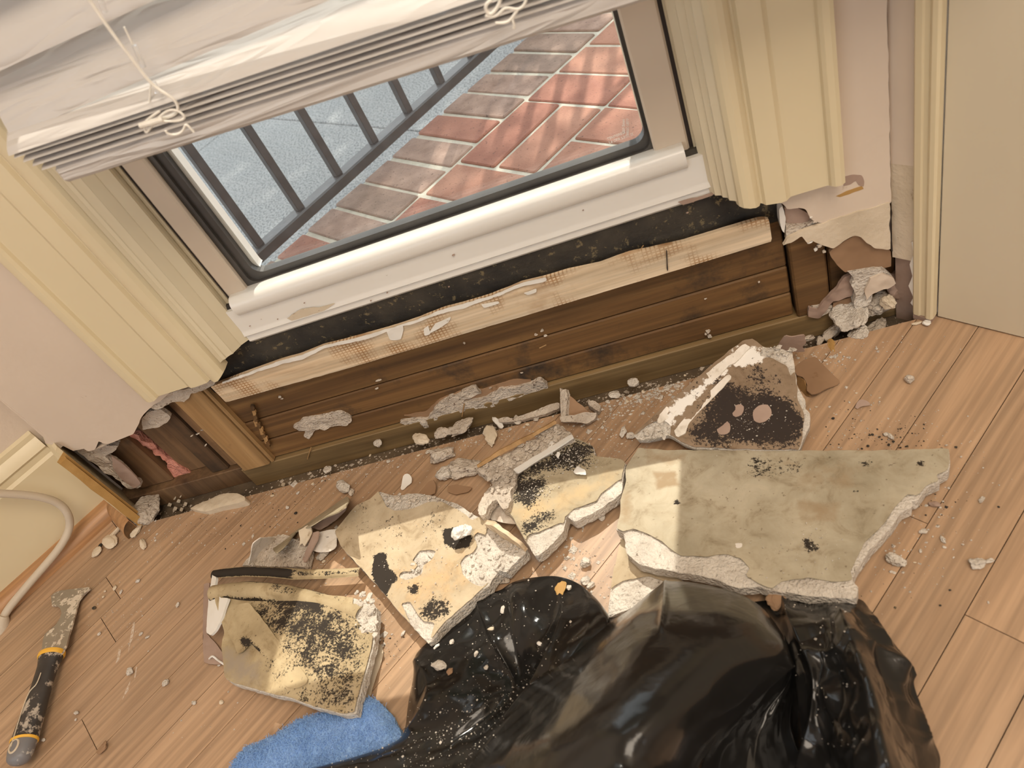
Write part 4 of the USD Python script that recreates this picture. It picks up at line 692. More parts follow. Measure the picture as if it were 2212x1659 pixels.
leafsheet('under_paper', [(790, 1392), (822, 1390), (829, 1412), (820, 1440), (808, 1472), (800, 1505), (784, 1510)], [(800, 1400, .004), (825, 1410, .003), (795, 1500, .004)], .001, m_skim, None, 'ragged tan paper edge sticking out right of the bowed wallboard', 'paper scrap', seed=12)
rg = np.random.default_rng(5)
for k in range(46):
    x, y = 772 + rg.uniform(-2, 42), 1280 + rg.uniform(0, 85); y += (x - 772) * .25; p = onZ((x, y), .0225); m = lump(rg.uniform(.0018, .0042), 300 + k, .8); m.vertices += p; obj('crumb', m, m_gypsum, t4)
# -- long crumbled strip and mouldy board, centre right
t5, _ = piece('mouldy_board', 'grey board piece with black mould patches and thick crumbled gypsum ends, centre', 'wallboard piece',
      [(1100, 1020), (1150, 985), (1200, 962), (1240, 945), (1282, 962), (1284, 985), (1340, 990), (1352, 1000), (1344, 1030), (1342, 1062), (1290, 1100), (1242, 1124), (1222, 1112), (1216, 1146), (1170, 1192), (1155, 1200), (1138, 1172), (1118, 1140), (1108, 1118), (1090, 1100), (1098, 1060)],
      [(1110, 1020, .022), (1340, 1000, .020), (1160, 1180, .026)], .013, pm_wood,
      bares=[[(1135, 1172), (1140, 1155), (1165, 1150), (1190, 1138), (1215, 1128), (1225, 1140), (1160, 1210)], [(1218, 1118), (1240, 1100), (1290, 1082), (1300, 1065), (1330, 1042), (1350, 1030), (1346, 1068), (1245, 1130)]],
      blobs=[([(1130, 1010), (1200, 975), (1250, 950), (1282, 970), (1270, 1000), (1210, 1010), (1160, 1020), (1120, 1035)], R_, .018, 1.0), ([(1112, 1045), (1170, 1035), (1165, 1070), (1140, 1090), (1110, 1075)], R_, .016, 1.15), ([(1122, 1130), (1150, 1120), (1195, 1100), (1200, 1120), (1150, 1150), (1135, 1155)], R_, .010, .80), ([(1220, 975), (1285, 975), (1280, 1010), (1230, 1010)], G_, .012, .42), ([(1110, 1100), (1200, 1065), (1300, 1030), (1340, 1020), (1320, 1045), (1230, 1095), (1130, 1125)], B_, .012, .85)],
      seed=13)
t5b, _ = piece('plaster_strip', 'long crumbled grey plaster strip leaning from the bottom plate toward the centre slab', 'plaster piece',
      [(1026, 1012), (1050, 992), (1085, 980), (1120, 962), (1150, 942), (1190, 918), (1206, 912), (1228, 930), (1240, 941), (1220, 952), (1190, 966), (1160, 986), (1130, 1006), (1110, 1018), (1113, 1036), (1102, 1060), (1098, 1090), (1086, 1096), (1076, 1086), (1070, 1076), (1050, 1100), (1035, 1112), (1028, 1098), (1045, 1062), (1060, 1042), (1050, 1026)],
      [(1040, 1010, .027), (1220, 930, .027), (1060, 1090, .034)], .011, m_dirtyw, bares=[[(900, 800), (1400, 800), (1400, 1300), (900, 1300)]], core=m_dirtyw, rough=.004, jag=.002, seed=14)
leafsheet('paint_lip', [(1110, 1014), (1150, 988), (1190, 964), (1232, 938), (1240, 943), (1200, 968), (1150, 998), (1116, 1022)], [(1110, 1014, .033), (1236, 940, .030), (1150, 994, .0325)], .0025, m_white, t5b, seed=15)
crumbs_on(t5b, [(1040, 1010, .027), (1220, 930, .027), (1060, 1090, .034)], [(1035, 1012), (1085, 985), (1150, 945), (1200, 918), (1228, 938), (1150, 985), (1105, 1015), (1100, 1060), (1080, 1075), (1060, 1060), (1055, 1030)], 110, .0012, .0036, m_dirtyw, 66)
leafsheet('split_lath', [(1030, 1006), (1080, 972), (1150, 936), (1200, 908), (1204, 913), (1152, 944), (1084, 980), (1032, 1012)], [(1030, 1008, .030), (1202, 910, .034), (1100, 965, .033)], .003, m_stud, t5b, 'splintered wood edge', seed=16)
leafsheet('wood_splinter', [(1052, 1126), (1072, 1130), (1100, 1148), (1128, 1172), (1140, 1186), (1128, 1184), (1095, 1160), (1060, 1140)], [(1055, 1128, .030), (1135, 1182, .024), (1090, 1150, .030)], .004, m_batten, None, 'pale splintered wood sliver pointing down right from the centre slab', 'wood splinter', seed=17)
leafsheet('mesh_tape', [(1046, 1096), (1080, 1086), (1100, 1094), (1112, 1112), (1118, 1132), (1090, 1130), (1060, 1122)], [(1050, 1100, .016), (1110, 1115, .014), (1090, 1130, .012)], .001, pm_white, None, 'greyish mesh tape scrap between the slab and the mouldy board', 'paper scrap', seed=18, blobs=[([(1040, 1090), (1120, 1090), (1120, 1140), (1040, 1140)], B_, .003, .55)])
# -- scraps along the wall
piece('plaster_strip', 'white plaster sliver lying in the gap at the left end of the wall', 'plaster piece', [(407, 1096), (425, 1086), (448, 1078), (470, 1066), (505, 1062), (526, 1070), (527, 1080), (495, 1088), (470, 1094), (440, 1104), (425, 1100)], [(410, 1095, .010), (520, 1072, .014), (470, 1090, .012)], .012, m_skim, bares=[[(300, 1000), (600, 1000), (600, 1200), (300, 1200)]], core=m_skim, seed=19, rough=.0012)
piece('plaster_strip', 'flat narrow plaster strip along the foot of the bottom plate', 'plaster piece', [(1074, 904), (1094, 898), (1102, 903), (1150, 886), (1180, 874), (1206, 867), (1210, 880), (1172, 894), (1130, 905), (1098, 911), (1076, 910)], [(1076, 906, .012), (1208, 872, .014), (1130, 905, .010)], .009, m_dirtyw, bares=[[(1000, 800), (1300, 800), (1300, 1000), (1000, 1000)]], core=m_dirtyw, seed=20)
c8 = thing('board_corner', 'small boxed corner of wallboard with brown paper in a white frame, against the plate', 'wallboard piece')
leafsheet('paper_face', [(1218, 848), (1226, 850), (1262, 880), (1280, 897), (1222, 904)], [(1220, 850, .030), (1280, 897, .014), (1222, 904, .014)], .002, m_brown, c8, seed=21)
leafsheet('edge_strip', [(1209, 838), (1214, 842), (1222, 840), (1225, 850), (1223, 898), (1212, 900)], [(1212, 840, .036), (1224, 850, .034), (1216, 898, .020)], .007, m_dirtyw, c8, seed=22, jag=.0012)
leafsheet('edge_strip', [(1210, 900), (1240, 897), (1270, 890), (1290, 892), (1286, 906), (1268, 916), (1240, 910), (1212, 914)], [(1212, 902, .020), (1286, 894, .016), (1250, 912, .014)], .010, m_dirtyw, c8, seed=23, jag=.0016, warp=.003)
leafsheet('edge_strip', [(1270, 866), (1285, 866), (1298, 876), (1296, 890), (1284, 884), (1272, 874)], [(1272, 868, .014), (1296, 880, .010), (1284, 884, .011)], .008, m_dirtyw, c8, seed=24, jag=.001)
leafsheet('paper_scrap', [(1716, 802), (1722, 788), (1740, 776), (1762, 770), (1790, 800), (1814, 822), (1813, 829), (1790, 840), (1772, 850), (1754, 855), (1744, 846), (1742, 828), (1736, 815), (1722, 810)], [(1720, 800, .010), (1790, 800, .003), (1770, 850, .006)], .0012, m_brown, None, 'square brown paper scrap with a curled white edge on bare floor', 'paper scrap', bumps=[((1780, 845), .003, .01)], seed=25)
leafsheet('paper_scrap', [(1714, 812), (1722, 810), (1738, 822), (1742, 836), (1745, 848), (1752, 856), (1738, 854), (1726, 838), (1720, 824)], [(1716, 812, .004), (1740, 826, .009), (1745, 852, .003)], .001, m_stud, None, 'folded brown paper flap beside the square paper scrap', 'paper scrap', seed=26)
leafsheet('paper_scrap', [(1668, 756), (1680, 745), (1696, 722), (1706, 726), (1722, 724), (1738, 722), (1741, 738), (1732, 748), (1740, 758), (1700, 757)], [(1670, 756, .030), (1738, 756, .022), (1705, 724, .052)], .0012, m_mauve, None, 'mauve-brown paper flap standing behind the mouldy leaning piece', 'paper scrap', seed=27)
# -- heap of torn paper and plaster, left of centre
piece('plaster_slab', 'crumbly grey plaster slab under torn paper, left of the centre slab', 'plaster piece', [(522, 1218), (538, 1196), (545, 1170), (572, 1158), (610, 1152), (645, 1165), (668, 1172), (664, 1195), (655, 1222), (600, 1222), (545, 1220)], [(530, 1215, .012), (660, 1180, .016), (600, 1155, .014)], .011, m_gypsum, bares=[[(400, 1000), (800, 1000), (800, 1300), (400, 1300)]], core=m_dirtyw, seed=28, rough=.003)
leafsheet('torn_paper', [(586, 1182), (594, 1170), (612, 1158), (650, 1128), (692, 1095), (735, 1072), (752, 1074), (754, 1082), (746, 1096), (720, 1110), (690, 1124), (672, 1136), (640, 1148), (615, 1178), (596, 1194)], [(592, 1184, .016), (745, 1080, .022), (660, 1140, .026)], .0014, pm_wood, None, 'long olive paper strip torn lengthwise, lying on the grey plaster slab', 'paper scrap', bumps=[((680, 1110), .006, .015)], seed=29)
leafsheet('torn_paper', [(672, 1140), (700, 1122), (735, 1100), (752, 1088), (746, 1104), (725, 1124), (705, 1138), (690, 1145)], [(676, 1140, .014), (750, 1092, .016), (700, 1140, .009)], .003, m_mauve, None, 'layered brown paper under the end of the long olive strip', 'paper scrap', seed=30, warp=.003, wf=90)
leafsheet('torn_paper', [(646, 1146), (662, 1136), (672, 1136), (674, 1150), (668, 1165), (658, 1180), (650, 1172), (644, 1182), (648, 1160)], [(650, 1146, .026), (672, 1140, .026), (652, 1178, .020)], .0014, m_skim, None, 'small wrinkled pinkish flake on the olive paper strip', 'paper scrap', seed=31, warp=.0025, wf=150)
leafsheet('torn_paper', [(676, 1150), (690, 1147), (686, 1165), (672, 1190), (660, 1216), (652, 1214), (660, 1190)], [(680, 1150, .022), (672, 1188, .018), (656, 1214, .014)], .0016, m_mauve, None, 'narrow brown strip standing between the plaster slab and the white paper', 'paper scrap', seed=32)
leafsheet('torn_paper', [(688, 1150), (712, 1144), (734, 1142), (728, 1160), (726, 1182), (712, 1194), (692, 1194), (674, 1188)], [(690, 1152, .012), (732, 1146, .012), (690, 1192, .010)], .001, pm_white, None, 'square white ridged paper left of the centre slab', 'paper scrap', bumps=[((705, 1190), .003, .006)], seed=33)
leafsheet('torn_paper', [(536, 1218), (546, 1172), (562, 1160), (590, 1160), (600, 1168), (570, 1182), (556, 1196), (545, 1220)], [(540, 1216, .018), (590, 1162, .018), (560, 1190, .022)], .0012, pm_white, None, 'white ridged paper edge on the left of the grey plaster slab', 'paper scrap', seed=34)
leafsheet('plaster_scrap', [(524, 1222), (536, 1206), (550, 1202), (545, 1222)], [(526, 1220, .014), (548, 1204, .014), (545, 1220, .016)], .006, m_gypsum, None, 'small plaster wedge at the left tip of the torn paper heap', 'plaster piece', seed=35)

# ------------------------------------------------------------------ loose lumps and crumbs
def mpp(x, y, z=0): return np.linalg.norm(onZ((x + .5, y), z) - onZ((x - .5, y), z))
def crumb(name, x, y, r, mat, z=0.0, label=None, catg='plaster crumb', group=None, asp=(1, 1), flat=.7, seed=None, sub=2, rough=.35, plane=None):
    p = onZ((x, y), z); m = lump(r * mpp(x, y, z), seed if seed is not None else int(x * 7 + y * 13) % 9999, flat, sub, rough, asp)
    v = m.vertices; 
    g = obj(name, trimesh.Trimesh(v, m.faces, process=False), mat, None, smooth=38 if r > 9 else False, label=label, cat=catg, group=group)
    UsdGeom.Xformable(g).AddTranslateOp().Set(Gf.Vec3d(*map(float, p + A3(0, 0, .0003)))); return g
big = [
 ('plaster_ball', 1965, 824, 11.5, m_dirtyw, 'round pea-like plaster ball alone on the floor at the right', (1, 1), .95),
 ('plaster_lump', 1936, 1215, 19, m_gypsum, 'knobbly white plaster lump right of the large panel', (1.15, .8), .7),
 ('plaster_lump', 2108, 1222, 19, m_gypsum, 'flat-topped white plaster lump farthest right on the floor', (1.1, .8), .55),
 ('plaster_lump', 2134, 1214, 9, m_gypsum, 'small white wedge touching the farthest right plaster lump', (1.5, .7), .5),
 ('plaster_lump', 1003, 1158, 18, m_white, 'bright white plaster lump sunlit on the mould spot of the centre slab', (1, .95), .8, .026),
 ('plaster_lump', 957, 992, 22, m_dirtyw, 'left of the two potato-shaped plaster lumps near the plate', (.75, 1.25), .6),
 ('plaster_lump', 1006, 1020, 28, m_dirtyw, 'right, larger of the two potato-shaped plaster lumps near the plate', (.8, 1.2), .55),
 ('plaster_lump', 968, 1028, 17, m_gypsum, 'ragged plaster bit between and below the two potato-shaped lumps', (.9, 1.2), .6),
 ('plaster_lump', 1064, 948, 19, m_skim, 'flat almond-shaped plaster lump right of the potato-shaped lumps', (1.35, .7), .4),
 ('plaster_lump', 1052, 936, 9, m_gypsum, 'small oblong plaster bit above the almond-shaped lump', (.6, 1.4), .6),
 ('plaster_lump', 913, 956, 15, m_skim, 'boxy pale plaster block at the foot of the bottom plate', (1.3, .7), .7),
 ('plaster_lump', 958, 942, 13, m_dirtyw, 'leftmost lump of the plaster row against the bottom plate', (.9, 1.1), .7),
 ('plaster_lump', 975, 938, 11, m_dirtyw, 'second lump of the plaster row against the bottom plate', (1, 1), .7),
 ('plaster_lump', 1000, 932, 20, m_dirtyw, 'broad crumbly end of the plaster row against the bottom plate', (1.4, .8), .5),
 ('plaster_lump', 1120, 911, 10, m_gypsum, 'upright oval crumb in front of the narrow plaster strip', (.8, 1.2), .7),
 ('plaster_lump', 1160, 905, 8, m_gypsum, 'pointed crumb right of the upright oval one', (.8, 1.2), .5),
 ('plaster_lump', 1078, 917, 13, m_white, 'small rectangular white stick before the narrow plaster strip', (1.6, .45), .5),
 ('plaster_lump', 748, 1058, 14, m_gypsum, 'oval crumb at the upper end of the olive paper strip', (1.2, .8), .7),
 ('plaster_lump', 761, 1066, 8, m_dirtyw, 'grey tail bit stuck beside the oval crumb', (1.2, .7), .6),
 ('plaster_lump', 712, 1019, 8, m_gypsum, 'rounded crumb below the end of the dark gap', (1, 1), .8),
 ('plaster_lump', 820, 962, 8, m_gypsum, 'rounded crumb standing at the plate edge left of the boxy block', (1, 1), .9),
 ('plaster_lump', 1267, 1220, 12, m_gypsum, 'grey crumb on the sunlit floor nearest the mouldy board', (1, .9), .8),
 ('plaster_lump', 1267, 1258, 10, m_gypsum, 'upper crumb of a pair beside the bag edge', (1, 1), .8),
 ('plaster_lump', 1278, 1268, 8, m_gypsum, 'lower crumb of a pair beside the bag edge', (.8, 1.2), .8),
 ('plaster_lump', 1302, 1121, 8, m_gypsum, 'cube-shaped crumb between the mouldy board and the large panel', (1, 1), .9),
 ('plaster_lump', 1091, 1257, 12, m_dirtyw, 'grey crumbly bit at the lower right edge of the centre slab', (1, .8), .6),
 ('plaster_lump', 1254, 1020, 12, m_white, 'white angular flake lying on the mouldy board', (.9, 1.3), .3, .024),
 ('plaster_lump', 1193, 966, 11, m_white, 'largest of three white chips at the top of the mouldy board', (.9, 1.2), .35, .024),
 ('plaster_lump', 1190, 978, 7, m_white, 'left small chip of three at the top of the mouldy board', (1.1, .8), .35, .024),
 ('plaster_lump', 1207, 984, 7, m_white, 'right small chip of three at the top of the mouldy board', (1.2, .7), .35, .024),
 ('plaster_lump', 242, 1173, 14, m_skim, 'elongated pale chip on the floor below the left corner', (.7, 1.3), .35),
 ('plaster_lump', 247, 1157, 12, m_skim, 'thin slanted sliver above the elongated pale chip', (1.6, .35), .3),
 ('plaster_lump', 213, 1195, 8, m_skim, 'small crumb left of the elongated pale chip', (.9, 1.1), .6),
 ('plaster_lump', 312, 1178, 10, m_skim, 'narrow flake right of the elongated pale chip', (.5, 1.5), .4),
 ('plaster_lump', 298, 1148, 11, m_skim, 'flat pale chip by the broken shoe end', (1.2, .7), .4),
 ('plaster_heap', 330, 1112, 27, m_dirtyw, 'crumbly plaster heap in the gap at the left corner', (.9, 1.1), .6, -.010),
 ('plaster_lump', 284, 1454, 7, m_gypsum, 'pebble crumb on a board joint right of the scraper', (.8, 1.1), .7),
 ('plaster_lump', 361, 1477, 6, m_gypsum, 'white crumb below left of the bowed wallboard', (1, .9), .7),
 ('wood_chip', 226, 1616, 9, m_brown, 'brown wood chip near the bottom edge left of the towel', (1.3, .8), .5),
 ('plaster_lump', 701, 1202, 10, m_gypsum, 'white crumb under the square ridged paper', (1.1, .9), .5),
 ('plaster_chunk', 1836, 694, 50, m_gypsum, 'large cracked plaster chunk lodged in the right corner of the gap', (1.3, .75), .7, -.004),
 ('plaster_chunk', 1895, 672, 32, m_dirtyw, 'rough grey plaster chunk behind the large cracked one', (1.2, .8), .9, -.004),
 ('plaster_chunk', 1857, 728, 24, m_gypsum, 'pale square plaster block in front of the large cracked chunk', (1, .9), .5, -.006),
 ('plaster_chunk', 1918, 664, 20, m_skim, 'boxy plaster block on top of the rubble in the right corner', (1, .8), .9, .012),
 ('plaster_chunk', 1800, 722, 26, m_dirtyw, 'dark grey rubble left of the pale square block', (1.4, .6), .5, -.014),
 ('plaster_chunk', 1890, 722, 28, m_dirtyw, 'crumbly brown rubble right of the pale square block', (1.4, .6), .4, -.016),
 ('plaster_chip', 1955, 712, 17, m_mauve, 'dark grey chip by the foot of the door casing', (1.2, .7), .4, -.012),
 ('plaster_chip', 2003, 702, 10, m_white, 'white chip just outside the door casing foot', (1.1, .9), .6),
 ('plaster_chip', 1982, 700, 9, m_skim, 'pinkish flat chip left of the white chip at the casing', (1.4, .5), .4),
 ('paper_bulge', 1940, 648, 30, m_mauve, 'mauve rounded paper bulge between the rubble and the door casing', (.9, 1.0), 1.6, .0),
 ('plaster_lump', 1748, 735, 11, m_dirtyw, 'grey crumb at the right tip of the mauve-brown flap', (.7, 1.2), .6, -.004),
 ('plaster_lump', 1770, 738, 12, m_dirtyw, 'oval grey crumb in the gap left of the rubble', (1.3, .7), .5, -.010),
 ('wood_chip', 1798, 752, 18, m_ochre, 'ochre wood chip poking over the floor edge', (1.4, .6), .3, -.004),
 ('plaster_lump', 1330, 858, 12, m_gypsum, 'grey crumb against the plate right of the boxed corner', (1.1, .9), .7),
 ('plaster_lump', 1372, 832, 12, m_gypsum, 'tall crumb on the plate edge before the mouldy leaning piece', (.9, 1.1), .9),
 ('plaster_lump', 1348, 938, 11, m_gypsum, 'grey crumb at the lower left tip of the mouldy leaning piece', (1.2, .7), .7),
 ('plaster_lump', 1363, 946, 9, m_gypsum, 'smaller crumb beside the tip of the mouldy leaning piece', (1, 1), .7),
 ('plaster_lump', 1924, 945, 9, m_gypsum, 'larger of two touching grey crumbs above the panel', (1.2, .8), .7),
 ('plaster_lump', 1914, 941, 6, m_gypsum, 'smaller of two touching grey crumbs above the panel', (1, 1), .7),
 ('plaster_lump', 1993, 1150, 9, m_gypsum, 'crumb right of the torn diagonal panel edge', (1.1, .8), .7),
 ('plaster_lump', 2037, 1168, 8, m_gypsum, 'flat crumb a little right of the torn diagonal panel edge', (1.4, .7), .6),
 ('plaster_lump', 2018, 1092, 10, m_mauve, 'dark mouldy crumb near the pointed right end of the panel', (1.3, .7), .6),
 ('plaster_lump', 2120, 1082, 9, m_gypsum, 'oblong pinkish crumb right of the pointed panel end', (1.3, .6), .6)]
for e in big:
    n_, x, y, r, mat, lab, asp, fl = e[:8]; crumb(n_, x, y, r, mat, e[8] if len(e) > 8 else 0.0, lab, {'wood_chip': 'wood chip', 'paper_bulge': 'paper scrap'}.get(n_, 'plaster lump'), None, asp, fl, sub=4 if r > 15 else 3 if r > 8 else 2, rough=.45 if r > 15 else .35)
small = [(2015, 1160), (1988, 1191), (2040, 1183), (2028, 1118), (2076, 988), (2044, 963), (2049, 1055), (2037, 1084), (2135, 1302), (1855, 1232), (1925, 1236), (2098, 1168), (2060, 1205), (1976, 1216), (2080, 1177), (1314, 1134), (1260, 1139), (1118, 1216), (676, 1046), (645, 1066), (590, 1072), (622, 1098), (306, 1370), (216, 1370), (320, 1377), (167, 1541), (165, 1555), (95, 1599), (386, 1307), (480, 1518), (421, 1519), (474, 1438), (250, 1271), (263, 1280), (228, 1278), (225, 1290), (300, 1256), (205, 1190), (1138, 906), (1140, 918), (1288, 905), (1305, 912), (1310, 930), (1295, 950), (1320, 945), (1400, 862), (1385, 870), (1365, 872), (1350, 880), (1338, 893), (1420, 850), (1440, 838), (1455, 832), (1355, 868), (1375, 858), (1410, 842), (1430, 858), (1465, 842), (1318, 880), (1325, 905), (1300, 886), (1312, 868), (1340, 872), (1390, 848), (1480, 812), (1180, 992), (1140, 1005), (860, 1010), (840, 998), (905, 985), (925, 978), (800, 985), (780, 995), (1100, 932), (1085, 940), (1195, 900), (700, 1214), (690, 1208), (805, 1380), (812, 1376), (820, 1384), (815, 1392), (872, 1370), (545, 1240), (1750, 885), (1763, 880), (1775, 792), (1860, 1040 - 130), (1835, 870), (1788, 815), (1900, 860), (1850, 850)]
LAND = [('the painters scraper', 100, 1480), ('the left corner of the wall', 320, 1110), ('the torn paper heap', 640, 1160), ('the bowed wallboard', 640, 1390), ('the blue cloth', 700, 1600), ('the centre slab', 920, 1210), ('the potato-shaped lumps', 985, 1010), ('the boxy plaster block', 913, 956), ('the narrow plaster strip', 1140, 890), ('the mouldy board', 1230, 1030), ('the boxed corner', 1250, 880), ('the leaning mouldy piece', 1560, 870), ('the broken grey wallboard', 1700, 1120), ('the pea-like plaster ball', 1965, 824), ('the square brown paper', 1765, 815), ('the pointed wallboard end', 2040, 1000), ('the knobbly plaster lump', 1936, 1215), ('the farthest right lump', 2115, 1220), ('the curled olive scrap', 1860, 870), ('the long plaster sliver', 468, 1084), ('the olive strip end', 745, 1065), ('the right corner rubble', 1850, 700), ('the tall crumb on the plate edge', 1372, 832), ('the almond-shaped lump', 1064, 948), ('the plate crumb pair', 1330, 858), ('the bag and slab gap', 815, 1385), ('the leaning piece tip', 1355, 942)]
ORD = ['nearest', 'second', 'third', 'fourth', 'fifth', 'sixth', 'seventh', 'eighth', 'ninth', 'tenth', 'eleventh', 'twelfth', 'thirteenth', 'fourteenth', 'fifteenth', 'sixteenth', 'seventeenth', 'eighteenth']
def sited(pts, what, what1=None):
    """A label for each of several look-alikes: nearest landmark, side of it, and order of distance on that side."""
    side = ['right of', 'below right of', 'below', 'below left of', 'left of', 'above left of', 'above', 'above right of']; got = {}
    for i, (x, y) in enumerate(pts):
        j = min(range(len(LAND)), key=lambda q: math.hypot(x - LAND[q][1], y - LAND[q][2])); dx, dy = x - LAND[j][1], y - LAND[j][2]
        got.setdefault((j, int(round(math.atan2(dy, dx) / (math.pi / 4))) % 8), []).append((math.hypot(dx, dy), i))
    out = [None] * len(pts)
    for (j, sd_), L_ in got.items():
        for r_, (_, i) in enumerate(sorted(L_)): out[i] = f"{(ORD[r_] + ' ') if len(L_) > 1 else ''}{what} {side[sd_]} {LAND[j][0]}"
    return out
for (x, y), lb in zip(small, sited(small, 'small pale crumb')): crumb('plaster_crumb', x, y, 2.7 + (x * 7 + y * 3) % 5 * .5, m_gypsum if (x + y) % 3 else m_skim, 0, lb, 'plaster crumb', 'loose plaster crumbs on the floor', sub=1, asp=(1 + (x % 3) * .2, .8), flat=.55)
darks = [(2031, 1309), (2052, 1276), (2157, 1096), (2000, 1114), (1930, 955), (1945, 968), (1920, 962), (1960, 965), (2035, 970), (2065, 967), (1875, 965), (1862, 970), (1895, 928), (1885, 940), (2017, 1058), (1800, 905), (1900, 945), (1915, 975), (640, 1110), (205, 1315), (220, 1180)]
for (x, y), lb in zip(darks, sited(darks, 'tiny black crumb')): crumb('mould_crumb', x, y, 2.6 + (x + y) % 3 * .5, m_black, 0, lb, 'debris crumb', 'black mouldy crumbs on the floor', sub=1)
leafsheet('paper_scrap', [(1846, 880), (1852, 866), (1860, 862), (1872, 864), (1876, 868), (1884, 874), (1874, 876), (1860, 877), (1854, 886)], [(1850, 882, .002), (1870, 864, .006), (1882, 874, .003)], .0008, m_mauve, None, 'curled olive paper scrap below the square brown one', 'paper scrap', seed=51)
leafsheet('paper_scrap', [(866, 1055), (872, 1025), (882, 1022), (889, 1030), (890, 1042), (880, 1050), (870, 1060)], [(868, 1056, .002), (885, 1025, .008), (889, 1042, .004)], .0012, m_white, None, 'white curved paint flake above the top of the centre slab', 'paint flake', seed=52)
leafsheet('paper_scrap', [(905, 1064), (925, 1040), (936, 1036), (942, 1050), (938, 1066), (920, 1072)], [(906, 1064, .004), (936, 1038, .010), (936, 1066, .006)], .0012, m_brown, None, 'dull brown paper scrap tucked at the top edge of the centre slab', 'paper scrap', seed=53)
leafsheet('paper_scrap', [(968, 1050), (985, 1046), (1020, 1052), (1010, 1062), (985, 1068), (966, 1062)], [(970, 1052, .003), (1018, 1054, .004), (985, 1066, .003)], .001, m_brown, None, 'brown paper scrap under the potato-shaped lumps', 'paper scrap', seed=54)
obj('paper_curl', tube(spline([onZ(p, z) for p, z in (((452, 1423), .004), ((460, 1418), .008), ((468, 1424), .005), ((478, 1431), .006), ((488, 1438), .002))], 24), .0011, 6), m_white, label='thin white paper curl left of the bowed wallboard', cat='paper scrap')

# ------------------------------------------------------------------ fine dust and specks
def dust(name, pts, sizes, mat, label, seed):
    rg = np.random.default_rng(seed); o = np.array([(1, 0, 0), (-1, 0, 0), (0, 1, 0), (0, -1, 0), (0, 0, 1.), (0, 0, -.3)]); f = np.array([(0, 2, 4), (2, 1, 4), (1, 3, 4), (3, 0, 4), (2, 0, 5), (1, 2, 5), (3, 1, 5), (0, 3, 5)])
    k = len(pts); v = o[None] * sizes[:, None, None] * rg.uniform(.5, 1.3, (k, 6, 1)) * np.array([1, 1, .6]); v = v + np.asarray(pts)[:, None]
    ff = f[None] + 6 * np.arange(k)[:, None, None]
    return obj(name, (v.reshape(-1, 3), ff.reshape(-1, 3)), mat, label=label, cat='dust', kind='stuff')
rg = np.random.default_rng(21); pts = []
def scat(n, px, sx, py, sy, ang=0, z=0.0004):
    for _ in range(n):
        a, b = rg.normal(0, sx), rg.normal(0, sy); c, s = math.cos(ang), math.sin(ang); p = onZ((px + a * c - b * s, py + a * s + b * c), z)
        if p[1] < .6205 and p[:2] @ BN[:2] < 1.05 and p[:2] @ BX[:2] < .60: pts.append(p)
for t in np.linspace(0, 1, 26): scat(48, 420 + t * 1060, 40, 1098 - t * 262, 16, -.24)
for x, y, sx, sy, n in [(760, 990, 60, 25, 260), (1400, 855, 50, 22, 320), (1290, 910, 45, 30, 200), (600, 1100, 80, 35, 220), (400, 1130, 80, 30, 160), (270, 1320, 50, 40, 160), (330, 1180, 60, 25, 110), (480, 1540, 60, 40, 30), (1230, 1210, 60, 40, 150), (820, 1380, 30, 40, 110), (1270, 1270, 50, 30, 120), (1960, 1180, 60, 60, 90), (1900, 950, 90, 40, 170), (1880, 830, 90, 50, 70), (2060, 1080, 60, 70, 60), (1040, 930, 70, 20, 240), (960, 1010, 60, 30, 120), (640, 1190, 70, 40, 100), (700, 1210, 40, 25, 90), (1320, 980, 30, 40, 110), (1780, 780, 40, 15, 130), (1900, 745, 60, 10, 60)]: scat(n, x, sx, y, sy)
pts = np.array(pts); dust('plaster_dust', pts, rg.gamma(2.2, .00019, len(pts)) + .00018, m_gypsum, 'scattered white plaster dust over the oak floor along the wall', 1)
GR_ = []; pts_keep = pts; pts = []
for x, y, sx, sy, n, an in [(1400, 850, 55, 14, 150, -.3), (1310, 900, 40, 24, 70, 0), (1050, 925, 80, 14, 90, -.2), (790, 985, 50, 14, 70, -.25), (1440, 838, 40, 8, 70, -.3), (640, 1165, 50, 30, 30, 0), (1240, 1200, 60, 30, 30, 0), (700, 1010, 60, 12, 50, -.25), (1960, 1150, 50, 60, 20, 0), (330, 1150, 40, 14, 30, 0), (812, 1380, 14, 16, 24, 0), (1780, 775, 40, 10, 40, 0)]: scat(n, x, sx, y, sy, an)
GR_ = np.array(pts); dust('plaster_grit', GR_, rg.gamma(3.0, .0005, len(GR_)) + .0004, m_gypsum, 'coarse plaster grit strewn along the foot of the wall', 12)
P2_ = []
for x, y, s, n in [(1920, 955, 55, 90), (1850, 950, 50, 40), (2010, 1080, 40, 30), (600, 1090, 60, 60), (460, 1130, 60, 40), (830, 1400, 30, 40), (690, 1060, 60, 40), (1830, 1300, 120, 20)]:
    for _ in range(n):
        p = onZ((rg.normal(x, s), rg.normal(y, s * .5)), .0004)
        if p[1] < .62 and p[:2] @ BX[:2] < .6: P2_.append(p)
P2_ = np.array(P2_); dust('mould_specks', P2_, rg.gamma(2, .00022, len(P2_)) + .0002, m_black, 'scattered black mould specks on the oak floor', 2)
def dust_on(planepts, n, cx, cy, sx, sy, seed, poly=None):
    nn, d = plane3(planepts); r2 = np.random.default_rng(seed); return np.array([onplane((r2.normal(cx, sx), r2.normal(cy, sy)), nn, d) + A3(0, 0, .0006) for _ in range(n)])
